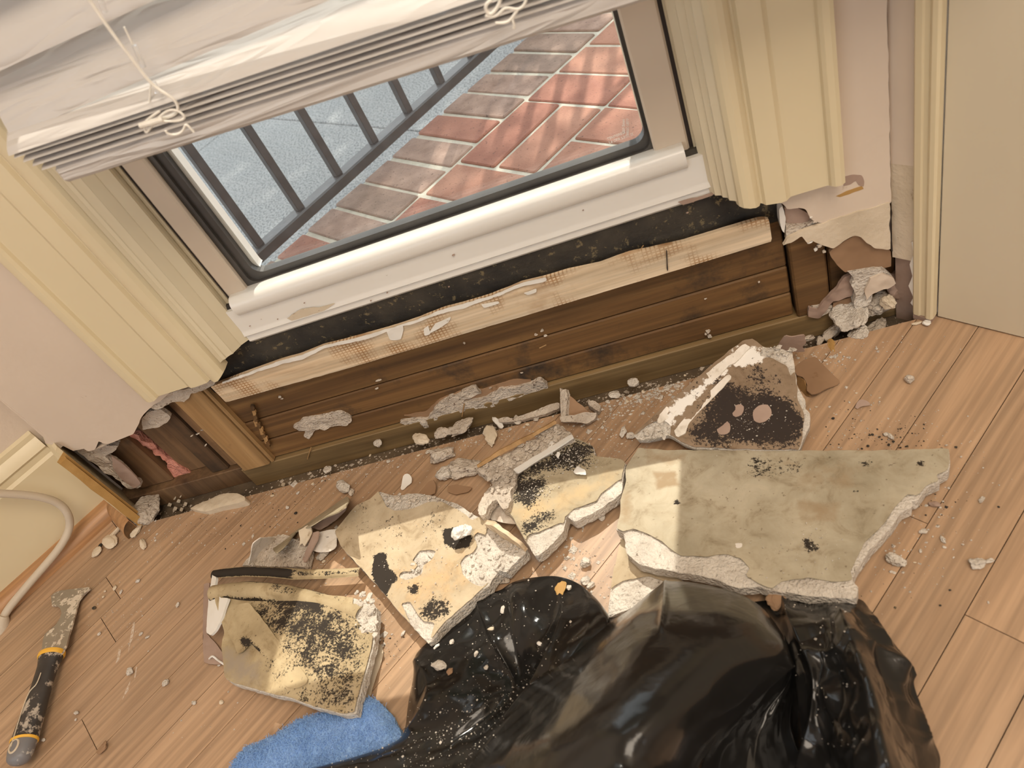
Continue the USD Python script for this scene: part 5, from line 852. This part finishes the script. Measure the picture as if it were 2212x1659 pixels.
q = np.vstack([dust_on([(1604, 735, .060), (1375, 945, .030), (1730, 960, .018)], 240, 1600, 905, 55, 28, 1), dust_on([(1110, 1020, .023), (1340, 1000, .021), (1160, 1180, .027)], 420, 1225, 990, 36, 22, 2), dust_on([(1110, 1020, .023), (1340, 1000, .021), (1160, 1180, .027)], 160, 1150, 1060, 22, 16, 3), dust_on([(745, 1140, .0178), (1110, 1190, .0248), (925, 1380, .0208)], 260, 920, 1220, 90, 60, 4), dust_on([(1380, 970, .0172), (2050, 975, .0142), (1600, 1260, .0312)], 90, 1740, 1190, 50, 30, 5)])
dust('plaster_dust', q, np.random.default_rng(3).gamma(2.2, .00017, len(q)) + .00015, m_gypsum, 'white plaster dust specks lying on the mouldy wallboard pieces', 5)
# dirt, chips and flakes in the gap between the floorboards and the plate
gp = []
for _ in range(900):
    x = rg.uniform(-.78, .19); gp.append(A3(x, rg.uniform(.624, .652), -.0188))
dust('gap_debris', np.array(gp), rg.gamma(2.2, .0005, len(gp)) + .0004, m_dirtyw, 'grey crumbly debris filling the gap between floor and wall', 6)
fl_ = [(375, 1075), (385, 1082), (365, 1090), (378, 1098), (392, 1100), (400, 1088), (388, 1070), (590, 1072), (612, 1046), (1330, 865), (1345, 858)]
for k, ((x, y), lb) in enumerate(zip(fl_, sited(fl_, 'white paint flake in the gap'))):
    leafsheet('paint_flake', [(x - 4, y + 3), (x - 1, y - 4), (x + 4, y - 2), (x + 2, y + 5)], [(x - 5, y, -.014), (x + 5, y, -.008), (x, y + 6, -.013)], .0008, m_skim, None, lb, 'paint flake', seed=70 + k, group='paint flakes in the gap by the wall', res=.0015)

# ------------------------------------------------------------------ scraper
m_handle = paint('handle_rubber', (.028, .024, .022), (.05, .043, .038), rough=.45, scale=25, bump=.2, dirt=((.44, .38, .31), 60, .53))
m_yellow = paint('handle_yellow', (.75, .40, .04), (.80, .46, .06), rough=.45)
m_cap = paint('handle_cap', (.16, .155, .16), (.20, .19, .19), rough=.45, dirt=((.5, .46, .40), 55, .60))
m_blade = M('scraper_steel', {'g': ('geometry', {}), 'n': ('noise_texture', {'scale': 70, 'detail': 5, 'roughness': .7}), 'r': ('map_range', {'from_min': .54, 'from_max': .58, 'clamp': True}), 'm': ('principled_bsdf', {'base_color': (.42, .39, .35), 'metallic': .85, 'roughness': .38}), 'd': ('principled_bsdf', {'base_color': (.62, .54, .43), 'roughness': .9}), 'x': ('mix_closure', {})},
            [('g.position', 'n.vector'), ('n.fac', 'r.value'), ('r.result', 'x.fac'), ('m.BSDF', 'x.closure1'), ('d.BSDF', 'x.closure2')], surface='x.closure')
kn = thing('painters_scraper', 'paint-smeared steel scraper with a black rubber handle and yellow rings, lower left', 'scraper')
h0, h1 = onZ((112, 1413), .015), onZ((36, 1652), .0165); ax = h1 - h0; L = np.linalg.norm(ax); ax /= L; sd = np.cross(A3(0, 0, 1), ax); sd /= np.linalg.norm(sd); up = np.cross(ax, sd)
def lathe(prof, n=28, w=1.0, h=.78):
    """Rings along the handle's axis: (distance, radius)."""
    a = np.arange(n) * 2 * np.pi / n; V = np.vstack([h0 + ax * t + r * (w * np.cos(a)[:, None] * sd + h * np.sin(a)[:, None] * up) for t, r in prof]); F = []
    for k in range(len(prof) - 1):
        for j in range(n): A, B, C, D = k * n + j, k * n + (j + 1) % n, (k + 1) * n + (j + 1) % n, (k + 1) * n + j; F += [(A, B, C), (A, C, D)]
    e = len(prof) * n; V = np.vstack([V, h0 + ax * prof[0][0], h0 + ax * prof[-1][0]])
    for j in range(n): F += [(e, (j + 1) % n, j), (e + 1, (len(prof) - 1) * n + j, (len(prof) - 1) * n + (j + 1) % n)]
    m = trimesh.Trimesh(V, F, process=False); m.fix_normals(); return m
rr = lambda t: float(np.interp(t / L, [0, .03, .12, .3, .55, .78, .82, .9, 1], [.0155, .0152, .0128, .0126, .0142, .0152, .0150, .0148, .0120]))
obj('handle_grip', lathe([(t, rr(t)) for t in np.linspace(.004, L * .795, 30)]), m_handle, kn, smooth=50)
obj('ring', lathe([(-.0015, .0145), (-.001, .0165), (.0025, .0170), (.0045, .0160)]), m_yellow, kn, smooth=50, label='yellow ring at the blade end'); obj('ring', lathe([(L * .79, .0150), (L * .793, .0162), (L * .808, .0162), (L * .815, .0150)]), m_yellow, kn, smooth=50, label='yellow ring near the butt')
obj('end_cap', lathe([(t, rr(t) * math.sqrt(max(0, 1 - max(0, (t - L * .95) / (L * .055)) ** 2))) for t in np.linspace(L * .812, L * 1.003, 14)]), m_cap, kn, smooth=50, label='grey butt cap')
hc = h0 + ax * L * .875 + up * .0108; tt = np.linspace(0, 2 * np.pi, 25); obj('hang_hole', tube([hc + .0072 * math.cos(t) * ax + .0055 * math.sin(t) * sd for t in tt], .0012, 6), m_skim, kn); obj('hang_hole', trimesh.Trimesh(np.vstack([[hc - up * .0006], [hc - up * .0006 + .007 * math.cos(t) * ax + .0052 * math.sin(t) * sd for t in tt]]), [(0, k, k + 1) for k in range(1, 25)], process=False), m_gap, kn)
gl = [h0 + ax * t + up * (rr(t) * .78 + .0002) + sd * s for t, s in ((.03, .004), (.045, .002), (.05, -.003), (.09, -.004), (.115, -.003))]; obj('paint_streak', tube(spline(gl, 30), .0007, 6), m_skim, kn)
leafsheet('blade', [(110, 1287), (118, 1280), (128, 1276), (150, 1273), (175, 1270), (193, 1268), (194, 1271), (180, 1285), (170, 1297), (164, 1320), (156, 1350), (150, 1368), (143, 1396), (133, 1412), (112, 1416), (90, 1404), (92, 1385), (96, 1370), (108, 1360), (120, 1350), (128, 1338), (133, 1325), (130, 1314), (122, 1308), (112, 1309)], [(112, 1413, .0155), (190, 1270, .006), (112, 1300, .007)], .0022, m_blade, kn, seed=61, jag=.0001, warp=0, res=.0025)

# ------------------------------------------------------------------ cable
m_cable = paint('cable_grey', (.50, .42, .32), (.54, .46, .36), rough=.55, bscale=300, dirt=((.34, .27, .19), 90, .68))
cb = thing('cable', 'thick off-white cable curving along the left baseboard to a fat plug', 'cable')
cp = [((-60, 1064), None), ((0, 1066), None), ((50, 1069), None), ((100, 1077), None), ((132, 1092), None), ((147, 1112), None), ((150, 1138), .028), ((138, 1168), .012), ((112, 1204), .0065), ((80, 1241), .0062), ((45, 1282), .0065), ((20, 1313), .0075), ((8, 1332), .009)]
obj('cord', tube(spline([onplane(p, BN, 1.0405 if p[1] > 1120 else 1.036) for p, z in cp], 90), .0052, 14), m_cable, cb, smooth=60)
obj('plug', tube(spline([onplane(p, BN, 1.038 - .0012 * (p[1] - 1330) / 20) for p, z in (((9, 1330), .009), ((5, 1342), .011), ((1, 1360), .013), ((-3, 1390), .013), ((-12, 1420), .013), ((-25, 1450), .012))], 30), np.interp(np.linspace(0, 1, 30), [0, .12, .3, .7, 1], [.0055, .009, .0125, .0125, .009]), 16), m_cable, cb, smooth=60)

# ------------------------------------------------------------------ blue cloth
m_towel = M('blue_microfibre', {'g': ('geometry', {}), 'n': ('noise_texture', {'scale': 420, 'detail': 3}), 'n2': ('noise_texture', {'scale': 40, 'detail': 4}), 'r': ('rgb_ramp', {'ramp': [(.3, (.20, .38, .70)), (.7, (.34, .55, .88))]}), 'bp': ('bump', {'strength': .9, 'distance': .003}), 'p': ('principled_bsdf', {'roughness': .95, 'sheen_weight': .5, 'sheen_tint': (.6, .75, 1)})},
            [('g.position', 'n.vector'), ('g.position', 'n2.vector'), ('n2.fac', 'r.fac'), ('r.color', 'p.base_color'), ('n.fac', 'bp.height'), ('bp.normal', 'p.normal')])
tw = thing('blue_cloth', 'fluffy light blue microfibre cloth between the bowed wallboard and the black bag', 'cloth')
ol = [(490, 1665), (500, 1640), (528, 1612), (560, 1604), (600, 1588), (640, 1556), (700, 1540), (760, 1540), (786, 1516), (804, 1508), (824, 1518), (848, 1548), (868, 1584), (862, 1600), (850, 1640), (800, 1700), (700, 1760), (560, 1760), (470, 1720)]
n_, d_ = A3(0, 0, 1), .008; fr = frame_of(n_, d_, (700, 1620)); gt = jagged(poly2(ol, fr), .003, .0016, 77)
bpts = [(to2([p], fr)[0], a, s) for p, a, s in (((800, 1530), .012, .014), ((840, 1580), .008, .010), ((640, 1610), .007, .03), ((760, 1610), .006, .016), ((560, 1640), .006, .012))]
def twh(p): return .005 * nz(np.c_[p, p[:, 0] * 0], 40, 9) + .0016 * nz(np.c_[p, p[:, 0] * 0], 300, 4) + sum(a * np.exp(-((p - c) ** 2).sum(1) / (2 * s * s)) for c, a, s in bpts) - .005 * np.clip(1 - shapely.distance(shapely.points(p), gt.exterior) / .012, 0, 1) ** 2
obj('cloth', sheet(gt, .0028, fr, twh, lambda p: np.maximum(twh(p) + .0074, .001)), m_towel, tw, smooth=True)
rh = np.random.default_rng(2); x0, y0, x1, y1 = gt.bounds; hp = np.c_[rh.uniform(x0, x1, 26000), rh.uniform(y0, y1, 26000)]; hp = hp[shapely.contains_xy(gt.buffer(.001), hp[:, 0], hp[:, 1])]; hz = twh(hp)
O_, U_, V_, N_ = fr; root = O_ + hp[:, :1] * U_ + hp[:, 1:] * V_ + hz[:, None] * N_; tip = root + rh.normal(0, .0013, root.shape) * A3(1, 1, .3) + A3(0, 0, .0022); mid = (root + tip) / 2 + rh.normal(0, .0004, root.shape)
bc = UsdGeom.BasisCurves.Define(stage, tw.GetPath().pathString + '/pile'); bc.CreateTypeAttr('linear'); bc.CreateCurveVertexCountsAttr(Vt.IntArray([3] * len(root))); bc.CreatePointsAttr(Vt.Vec3fArray.FromNumpy(np.stack([root, mid, tip], 1).reshape(-1, 3).astype(np.float32))); bc.CreateWidthsAttr(Vt.FloatArray([.00035])); bc.SetWidthsInterpolation('constant'); UsdShade.MaterialBindingAPI.Apply(bc.GetPrim()).Bind(m_towel); tag(bc, kind='stuff')

# ------------------------------------------------------------------ black bag
m_bag = M('black_plastic', {'g': ('geometry', {}), 'n': ('noise_texture', {'scale': 26, 'detail': 4, 'roughness': .55, 'distortion': .8}), 'n2': ('noise_texture', {'scale': 130, 'detail': 3}), 'ad': ('math', {'math_type': 'multiply_add', 'value2': .18}), 'bp': ('bump', {'strength': .18, 'distance': .004}), 'p': ('principled_bsdf', {'base_color': (.013, .012, .011), 'roughness': .16, 'specular_ior_level': .38})},
          [('g.position', 'n.vector'), ('g.position', 'n2.vector'), ('n2.fac', 'ad.value1'), ('n.fac', 'ad.value3'), ('ad.value', 'bp.height'), ('bp.normal', 'p.normal')])
def folds(P, seed, f0, k=3):
    rg_ = np.random.default_rng(seed); h = 0
    for i in range(k):
        d = rg_.normal(size=3) * A3(1, 1, .4); d /= np.linalg.norm(d); f = f0 * rg_.uniform(.6, 2.2); w = .9 * nz(P, f * .4, seed + i, 2)[..., None] * d / f
        h = h + np.abs(((P + w) @ d * f + rg_.uniform(0, 1)) % 1 - .5) * f0 / f
    return h / k * 4 - 1
def patch(net, n=(90, 90), wr=(), seed=0, sag=0.0, crease=(), ridges=()):
    """A smooth surface through a net of photo points with heights; wr: (amplitude, cycles across, cycles along) of creases."""
    N3 = np.array([[onZ(p, p[2]) for p in row] for row in net]); a, b = N3.shape[:2]
    u, v = np.linspace(0, 1, n[0]), np.linspace(0, 1, n[1]); out = np.stack([RectBivariateSpline(np.linspace(0, 1, a), np.linspace(0, 1, b), N3[..., k], kx=min(3, a - 1), ky=min(3, b - 1))(u, v) for k in range(3)], -1)
    gu, gv = np.gradient(out, axis=0), np.gradient(out, axis=1); nr = np.cross(gv, gu); nr /= np.maximum(np.linalg.norm(nr, axis=-1, keepdims=True), 1e-12); nr *= np.sign(nr[..., 2:].mean() or 1)
    uu, vv = np.meshgrid(u, v, indexing='ij'); edge = np.clip(np.minimum(np.minimum(vv, 1 - vv), np.minimum(uu, 1 - uu)) * 9, 0, 1)
    for i, (amp, cu, cv) in enumerate(wr):
        w = nz(np.stack([uu * cu, vv * cv, uu * 0 + i * 9.1], -1), 1.0, seed + i, 3) * 2; out = out + nr * ((1 - np.abs(w) * 2.2) * amp * edge)[..., None]
    for i, (amp, f) in enumerate(crease): out = out + nr * (folds(out, seed + 50 + i, f) * amp * np.clip(edge, .12, 1))[..., None]
    if ridges:
        pr = (out.reshape(-1, 3) - CAM) @ CM.T; im = shapely.points(pr[:, :2] / pr[:, 2:] * FPX + np.array([1106, 829.5]))
        for ln, amp, wd in ridges:
            dd = shapely.distance(im, LineString(spline([(x, y, 0) for x, y in ln], 30)[:, :2])).reshape(n); out = out + nr * (amp * np.exp(-dd / wd))[..., None]
    out[..., 2] = np.maximum(out[..., 2], .0008)
    V = out.reshape(-1, 3); W = (out - nr * .0004).reshape(-1, 3); k = n[0] * n[1]; F = []
    I = np.arange(k).reshape(n); q = np.stack([I[:-1, :-1], I[:-1, 1:], I[1:, 1:], I[1:, :-1]], -1).reshape(-1, 4)
    t = np.vstack([q[:, [0, 1, 2]], q[:, [0, 2, 3]]]); rim = [np.r_[I[0, :]], I[:, -1], I[-1, ::-1], I[::-1, 0]]
    S = np.vstack([np.vstack([np.c_[r[:-1], r[:-1] + k, r[1:] + k], np.c_[r[:-1], r[1:] + k, r[1:]]]) for r in rim])
    return np.vstack([V, W]), np.vstack([t[:, ::-1], t + k, S]), out
bag = thing('trash_bag', 'crumpled glossy black plastic trash bag gaping open at the front centre', 'trash bag')
left_net = [[(905, 1420, .003), (940, 1372, .004), (1035, 1298, .006), (1110, 1255, .006), (1190, 1245, .006), (1255, 1264, .008), (1318, 1332, .026)],
 [(890, 1480, .003), (950, 1440, .022), (1040, 1370, .014), (1110, 1330, .034), (1190, 1320, .026), (1260, 1325, .034), (1310, 1355, .045)],
 [(880, 1550, .003), (960, 1510, .034), (1045, 1450, .022), (1112, 1428, .016), (1180, 1400, .042), (1230, 1395, .055), (1280, 1410, .05)],
 [(862, 1597, .016), (950, 1560, .034), (1040, 1520, .032), (1105, 1498, .018), (1140, 1480, .036), (1180, 1470, .055), (1220, 1460, .05)],
 [(740, 1642, .020), (860, 1622, .034), (960, 1600, .036), (1020, 1580, .030), (1070, 1560, .045), (1110, 1545, .055), (1150, 1535, .05)],
 [(600, 1685, .020), (760, 1672, .034), (880, 1665, .040), (960, 1650, .042), (1010, 1640, .048), (1050, 1630, .052), (1090, 1620, .05)],
 [(560, 1745, .018), (740, 1745, .034), (860, 1745, .040), (950, 1745, .042), (1000, 1745, .048), (1050, 1745, .052), (1100, 1745, .05)]]
mid_net = [[(1314, 1334, .036), (1378, 1302, .040), (1440, 1260, .048), (1520, 1262, .056), (1600, 1284, .058), (1655, 1322, .054), (1692, 1374, .050)],
 [(1215, 1420, .046), (1300, 1385, .085), (1400, 1350, .115), (1500, 1345, .125), (1600, 1360, .115), (1675, 1395, .095), (1714, 1434, .075)],
 [(1125, 1498, .046), (1220, 1475, .10), (1330, 1445, .14), (1440, 1425, .155), (1550, 1425, .145), (1640, 1438, .115), (1704, 1450, .085)],
 [(1065, 1580, .046), (1160, 1555, .105), (1270, 1525, .155), (1390, 1508, .175), (1500, 1500, .16), (1580, 1503, .125), (1640, 1508, .092)],
 [(1012, 1655, .046), (1100, 1635, .11), (1220, 1608, .165), (1340, 1588, .185), (1440, 1582, .17), (1520, 1578, .13), (1572, 1572, .095)],
 [(970, 1740, .046), (1060, 1720, .11), (1180, 1692, .165), (1300, 1672, .185), (1400, 1660, .17), (1480, 1650, .13), (1525, 1632, .098)],
 [(930, 1830, .046), (1030, 1820, .11), (1150, 1800, .165), (1270, 1780, .18), (1370, 1765, .165), (1450, 1750, .13), (1490, 1730, .098)]]
in_net = [[(1695, 1372, .046), (1706, 1400, .040), (1716, 1430, .034)], [(1660, 1460, .05), (1700, 1470, .020), (1718, 1484, .036)], [(1580, 1545, .055), (1650, 1545, .012), (1706, 1552, .034)], [(1525, 1630, .06), (1620, 1625, .010), (1724, 1625, .034)], [(1500, 1740, .06), (1620, 1740, .010), (1760, 1740, .034)]]
right_net = [[(1630, 1300, .003), (1700, 1296, .006), (1760, 1294, .007), (1810, 1292, .007), (1852, 1292, .006), (1874, 1314, .003)],
 [(1690, 1370, .012), (1740, 1370, .045), (1790, 1360, .050), (1835, 1358, .058), (1882, 1372, .040), (1910, 1386, .003)],
 [(1708, 1450, .018), (1760, 1450, .055), (1810, 1440, .062), (1862, 1448, .082), (1912, 1462, .050), (1950, 1478, .003)],
 [(1700, 1530, .022), (1760, 1530, .055), (1810, 1530, .068), (1872, 1540, .100), (1932, 1548, .060), (1990, 1565, .003)],
 [(1716, 1610, .022), (1770, 1610, .055), (1820, 1610, .072), (1884, 1620, .110), (1952, 1622, .065), (2030, 1632, .003)],
 [(1740, 1700, .022), (1790, 1700, .055), (1840, 1700, .072), (1900, 1712, .110), (1966, 1714, .065), (2020, 1706, .003)]]
for net_, dy_ in ((left_net, 120), (mid_net, 260), (in_net, 120), (right_net, 160)): net_.append([(x, y + dy_, .002) for x, y, z in net_[-1]])
lv, lf, lo = patch(left_net, (150, 150), [(.003, 3, 3)], 3, crease=[(.0045, 9), (.0022, 24)], ridges=[([(1035, 1300), (1080, 1400), (1124, 1492)], .007, 9), ([(1085, 1275), (1100, 1360), (1120, 1460)], -.004, 16), ([(905, 1430), (930, 1490), (890, 1580)], .006, 14), ([(1200, 1260), (1215, 1330), (1150, 1480)], .004, 12)]); obj('flap', (lv, lf), m_bag, bag, smooth=True, label='flat dusty left flap of the bag')
mv, mf, mo = patch(mid_net, (130, 130), [(.003, 2.5, 3)], 8, crease=[(.0030, 5), (.0010, 20)], ridges=[([(1439, 1262), (1436, 1310), (1430, 1360)], .004, 8)]); obj('mouth', (mv, mf), m_bag, bag, smooth=True, label='big smooth arched front of the bag mouth')
iv, if_, io = patch(in_net, (60, 40), [(.002, 4, 5)], 13); obj('lining', (iv, if_), m_bag, bag, smooth=True, label='dark inside of the bag mouth')
rv, rf, ro = patch(right_net, (170, 150), [(.007, 1.6, 5)], 17, crease=[(.009, 9), (.0045, 24)], ridges=[([(1822, 1345), (1855, 1430), (1905, 1660)], .013, 14), ([(1872, 1340), (1925, 1430), (1995, 1600)], .008, 12), ([(1690, 1300), (1765, 1470), (1745, 1660)], .010, 14), ([(1870, 1400), (1915, 1425), (1945, 1470)], .006, 9), ([(1760, 1420), (1820, 1410), (1850, 1400)], .006, 9)]); obj('flap', (rv, rf), m_bag, bag, smooth=True, label='crumpled shiny right side of the bag')
r3 = np.random.default_rng(14); u = r3.beta(1.6, 1.6, 950); v = np.clip(r3.normal(.36, .22, 950), .02, .98); dp = np.array([lo[int(a * 149), int(b * 149)] for a, b in zip(u, v)]) + r3.normal(0, .0012, (950, 3)) * A3(1, 1, 0) + A3(0, 0, .0006)
dust('plaster_dust', dp, r3.gamma(2.0, .00014, 950) + .00015, m_gypsum, 'white plaster dust sprinkled over the left flap of the black bag', 9)
u = r3.uniform(0, .7, 60); v = r3.uniform(.1, .6, 60); dp = np.array([ro[int(a * 169), int(b * 149)] for a, b in zip(u, v)]) + A3(0, 0, .0006); dust('plaster_dust', dp, r3.gamma(2, .00015, 60) + .0002, m_gypsum, 'few white dust specks on the right side of the black bag', 10)
def on_bag(out, x, y):
    pr = (out.reshape(-1, 3) - CAM) @ CM.T; im = pr[:, :2] / pr[:, 2:] * FPX + A3(1106, 829.5, 0)[:2]; return out.reshape(-1, 3)[np.argmin(((im - (x, y)) ** 2).sum(1))]
for k, (x, y, r, mat, lab, asp, fl) in enumerate([(952, 1441, 16, m_gypsum, 'chunky plaster chip with brown paper on the left flap of the bag', (1.2, .7), .5), (972, 1450, 9, m_brown, 'brown paper tag of the chunky chip on the bag', (1.1, .7), .4), (979, 1387, 6, m_gypsum, 'grey crumb on the upper left of the bag flap', (1, 1), .6), (946, 1398, 6, m_white, 'white crumb at the left edge of the bag flap', (.7, 1.3), .6), (1052, 1444, 5, m_gypsum, 'crumb in the middle of the bag flap', (1, 1), .6), (1030, 1414, 5, m_gypsum, 'crumb above the middle crumb on the bag flap', (.8, 1.2), .6), (1165, 1391, 5, m_white, 'crumb near the crease of the bag flap', (.9, 1.2), .5), (1213, 1275, 13, m_ochre, 'brown torn paper bit at the far edge of the bag flap', (.9, 1.3), .3), (1230, 1270, 6, m_gypsum, 'white crumb beside the brown bit at the far bag edge', (1, 1), .7), (1062, 1360, 6, m_skim, 'pale flake by the fold line of the bag flap', (.6, 1.4), .4), (1086, 1316, 7, m_gypsum, 'grey sliver right of the fold line of the bag flap', (.7, 1.3), .3)]):
    p = on_bag(lo, x, y); m = lump(r * np.linalg.norm(p - CAM) / FPX, 500 + k, fl, 2, .4, asp); g = obj('bag_crumb', m, mat, None, label=lab, cat='plaster crumb'); UsdGeom.Xformable(g).AddTranslateOp().Set(Gf.Vec3d(*map(float, p)))
p = on_bag(ro, 1680, 1300); m = lump(.0085, 520, .4, 2, .3); g = obj('plaster_chip', m, m_brown, None, label='brown chip on the bag just under the panel edge', cat='plaster chip'); UsdGeom.Xformable(g).AddTranslateOp().Set(Gf.Vec3d(*map(float, p)))

# ------------------------------------------------------------------ a tree beyond the railing that dapples the landing
m_leaf = M('leaf', {'d': ('diffuse_bsdf', {'color': (.10, .17, .05)}), 't': ('translucent_bsdf', {'color': (.12, .20, .04)}), 'x': ('mix_closure', {'fac': .35})}, [('d.BSDF', 'x.closure1'), ('t.BSDF', 'x.closure2')], surface='x.closure')
tr = thing('tree', 'leafy garden tree standing beyond the railing', 'tree'); rt = np.random.default_rng(31)
obj('trunk', tube(spline([(2.6, 7.0, ZG), (2.5, 6.9, 1.5), (2.0, 6.4, 2.8), (1.0, 5.4, 4.0)], 30), np.linspace(.14, .06, 30), 10), m_plank, tr)
obj('branch', tube(spline([(2.1, 6.5, 2.6), (.8, 5.2, 3.7), (-.6, 4.4, 4.3), (-1.8, 4.2, 4.7)], 24), np.linspace(.06, .015, 24), 8), m_plank, tr)
NL = 46000; c = np.c_[rt.uniform(-2.6, 2.6, NL), rt.uniform(2.95, 6.6, NL), rt.uniform(3.8, 4.8, NL)]
foot = c + SUND * (c[:, 2:] / -SUND[2])                            # where the leaf's shade falls on the landing
dens = 1.0 - .985 * np.exp(-(((foot[:, 0] + .06) / .27) ** 2 + ((foot[:, 1] - 1.36) / .33) ** 2)) - .55 * np.exp(-(((foot[:, 0] + .85) / .12) ** 2 + ((foot[:, 1] - 1.75) / .10) ** 2)) - .5 * np.exp(-(((foot[:, 0] + .35) / .12) ** 2 + ((foot[:, 1] - 1.75) / .10) ** 2))
for gx, gy in ((-.95, 1.62), (-.62, 2.15), (-.28, 2.05)): dens = dens - .8 * np.exp(-(((foot[:, 0] - gx) / .07) ** 2 + ((foot[:, 1] - gy) / .10) ** 2))   # chinks that let sun flecks onto the paving
c = c[(rt.uniform(0, 1, len(c)) < dens) & (foot[:, 1] > .80)]
a = rt.normal(size=(len(c), 3)); a /= np.linalg.norm(a, axis=1, keepdims=True); b = np.cross(a, rt.normal(size=(len(c), 3))); b /= np.linalg.norm(b, axis=1, keepdims=True); s = rt.uniform(.035, .06, (len(c), 1))
V = np.stack([c - a * s, c + b * s * .5, c + a * s, c - b * s * .5], 1).reshape(-1, 3); k4 = 4 * np.arange(len(c))[:, None]
g = obj('foliage', (V, np.vstack([k4 + [[0, 1, 2]], k4 + [[0, 2, 3]]])), m_leaf, tr); tag(g, kind='stuff')
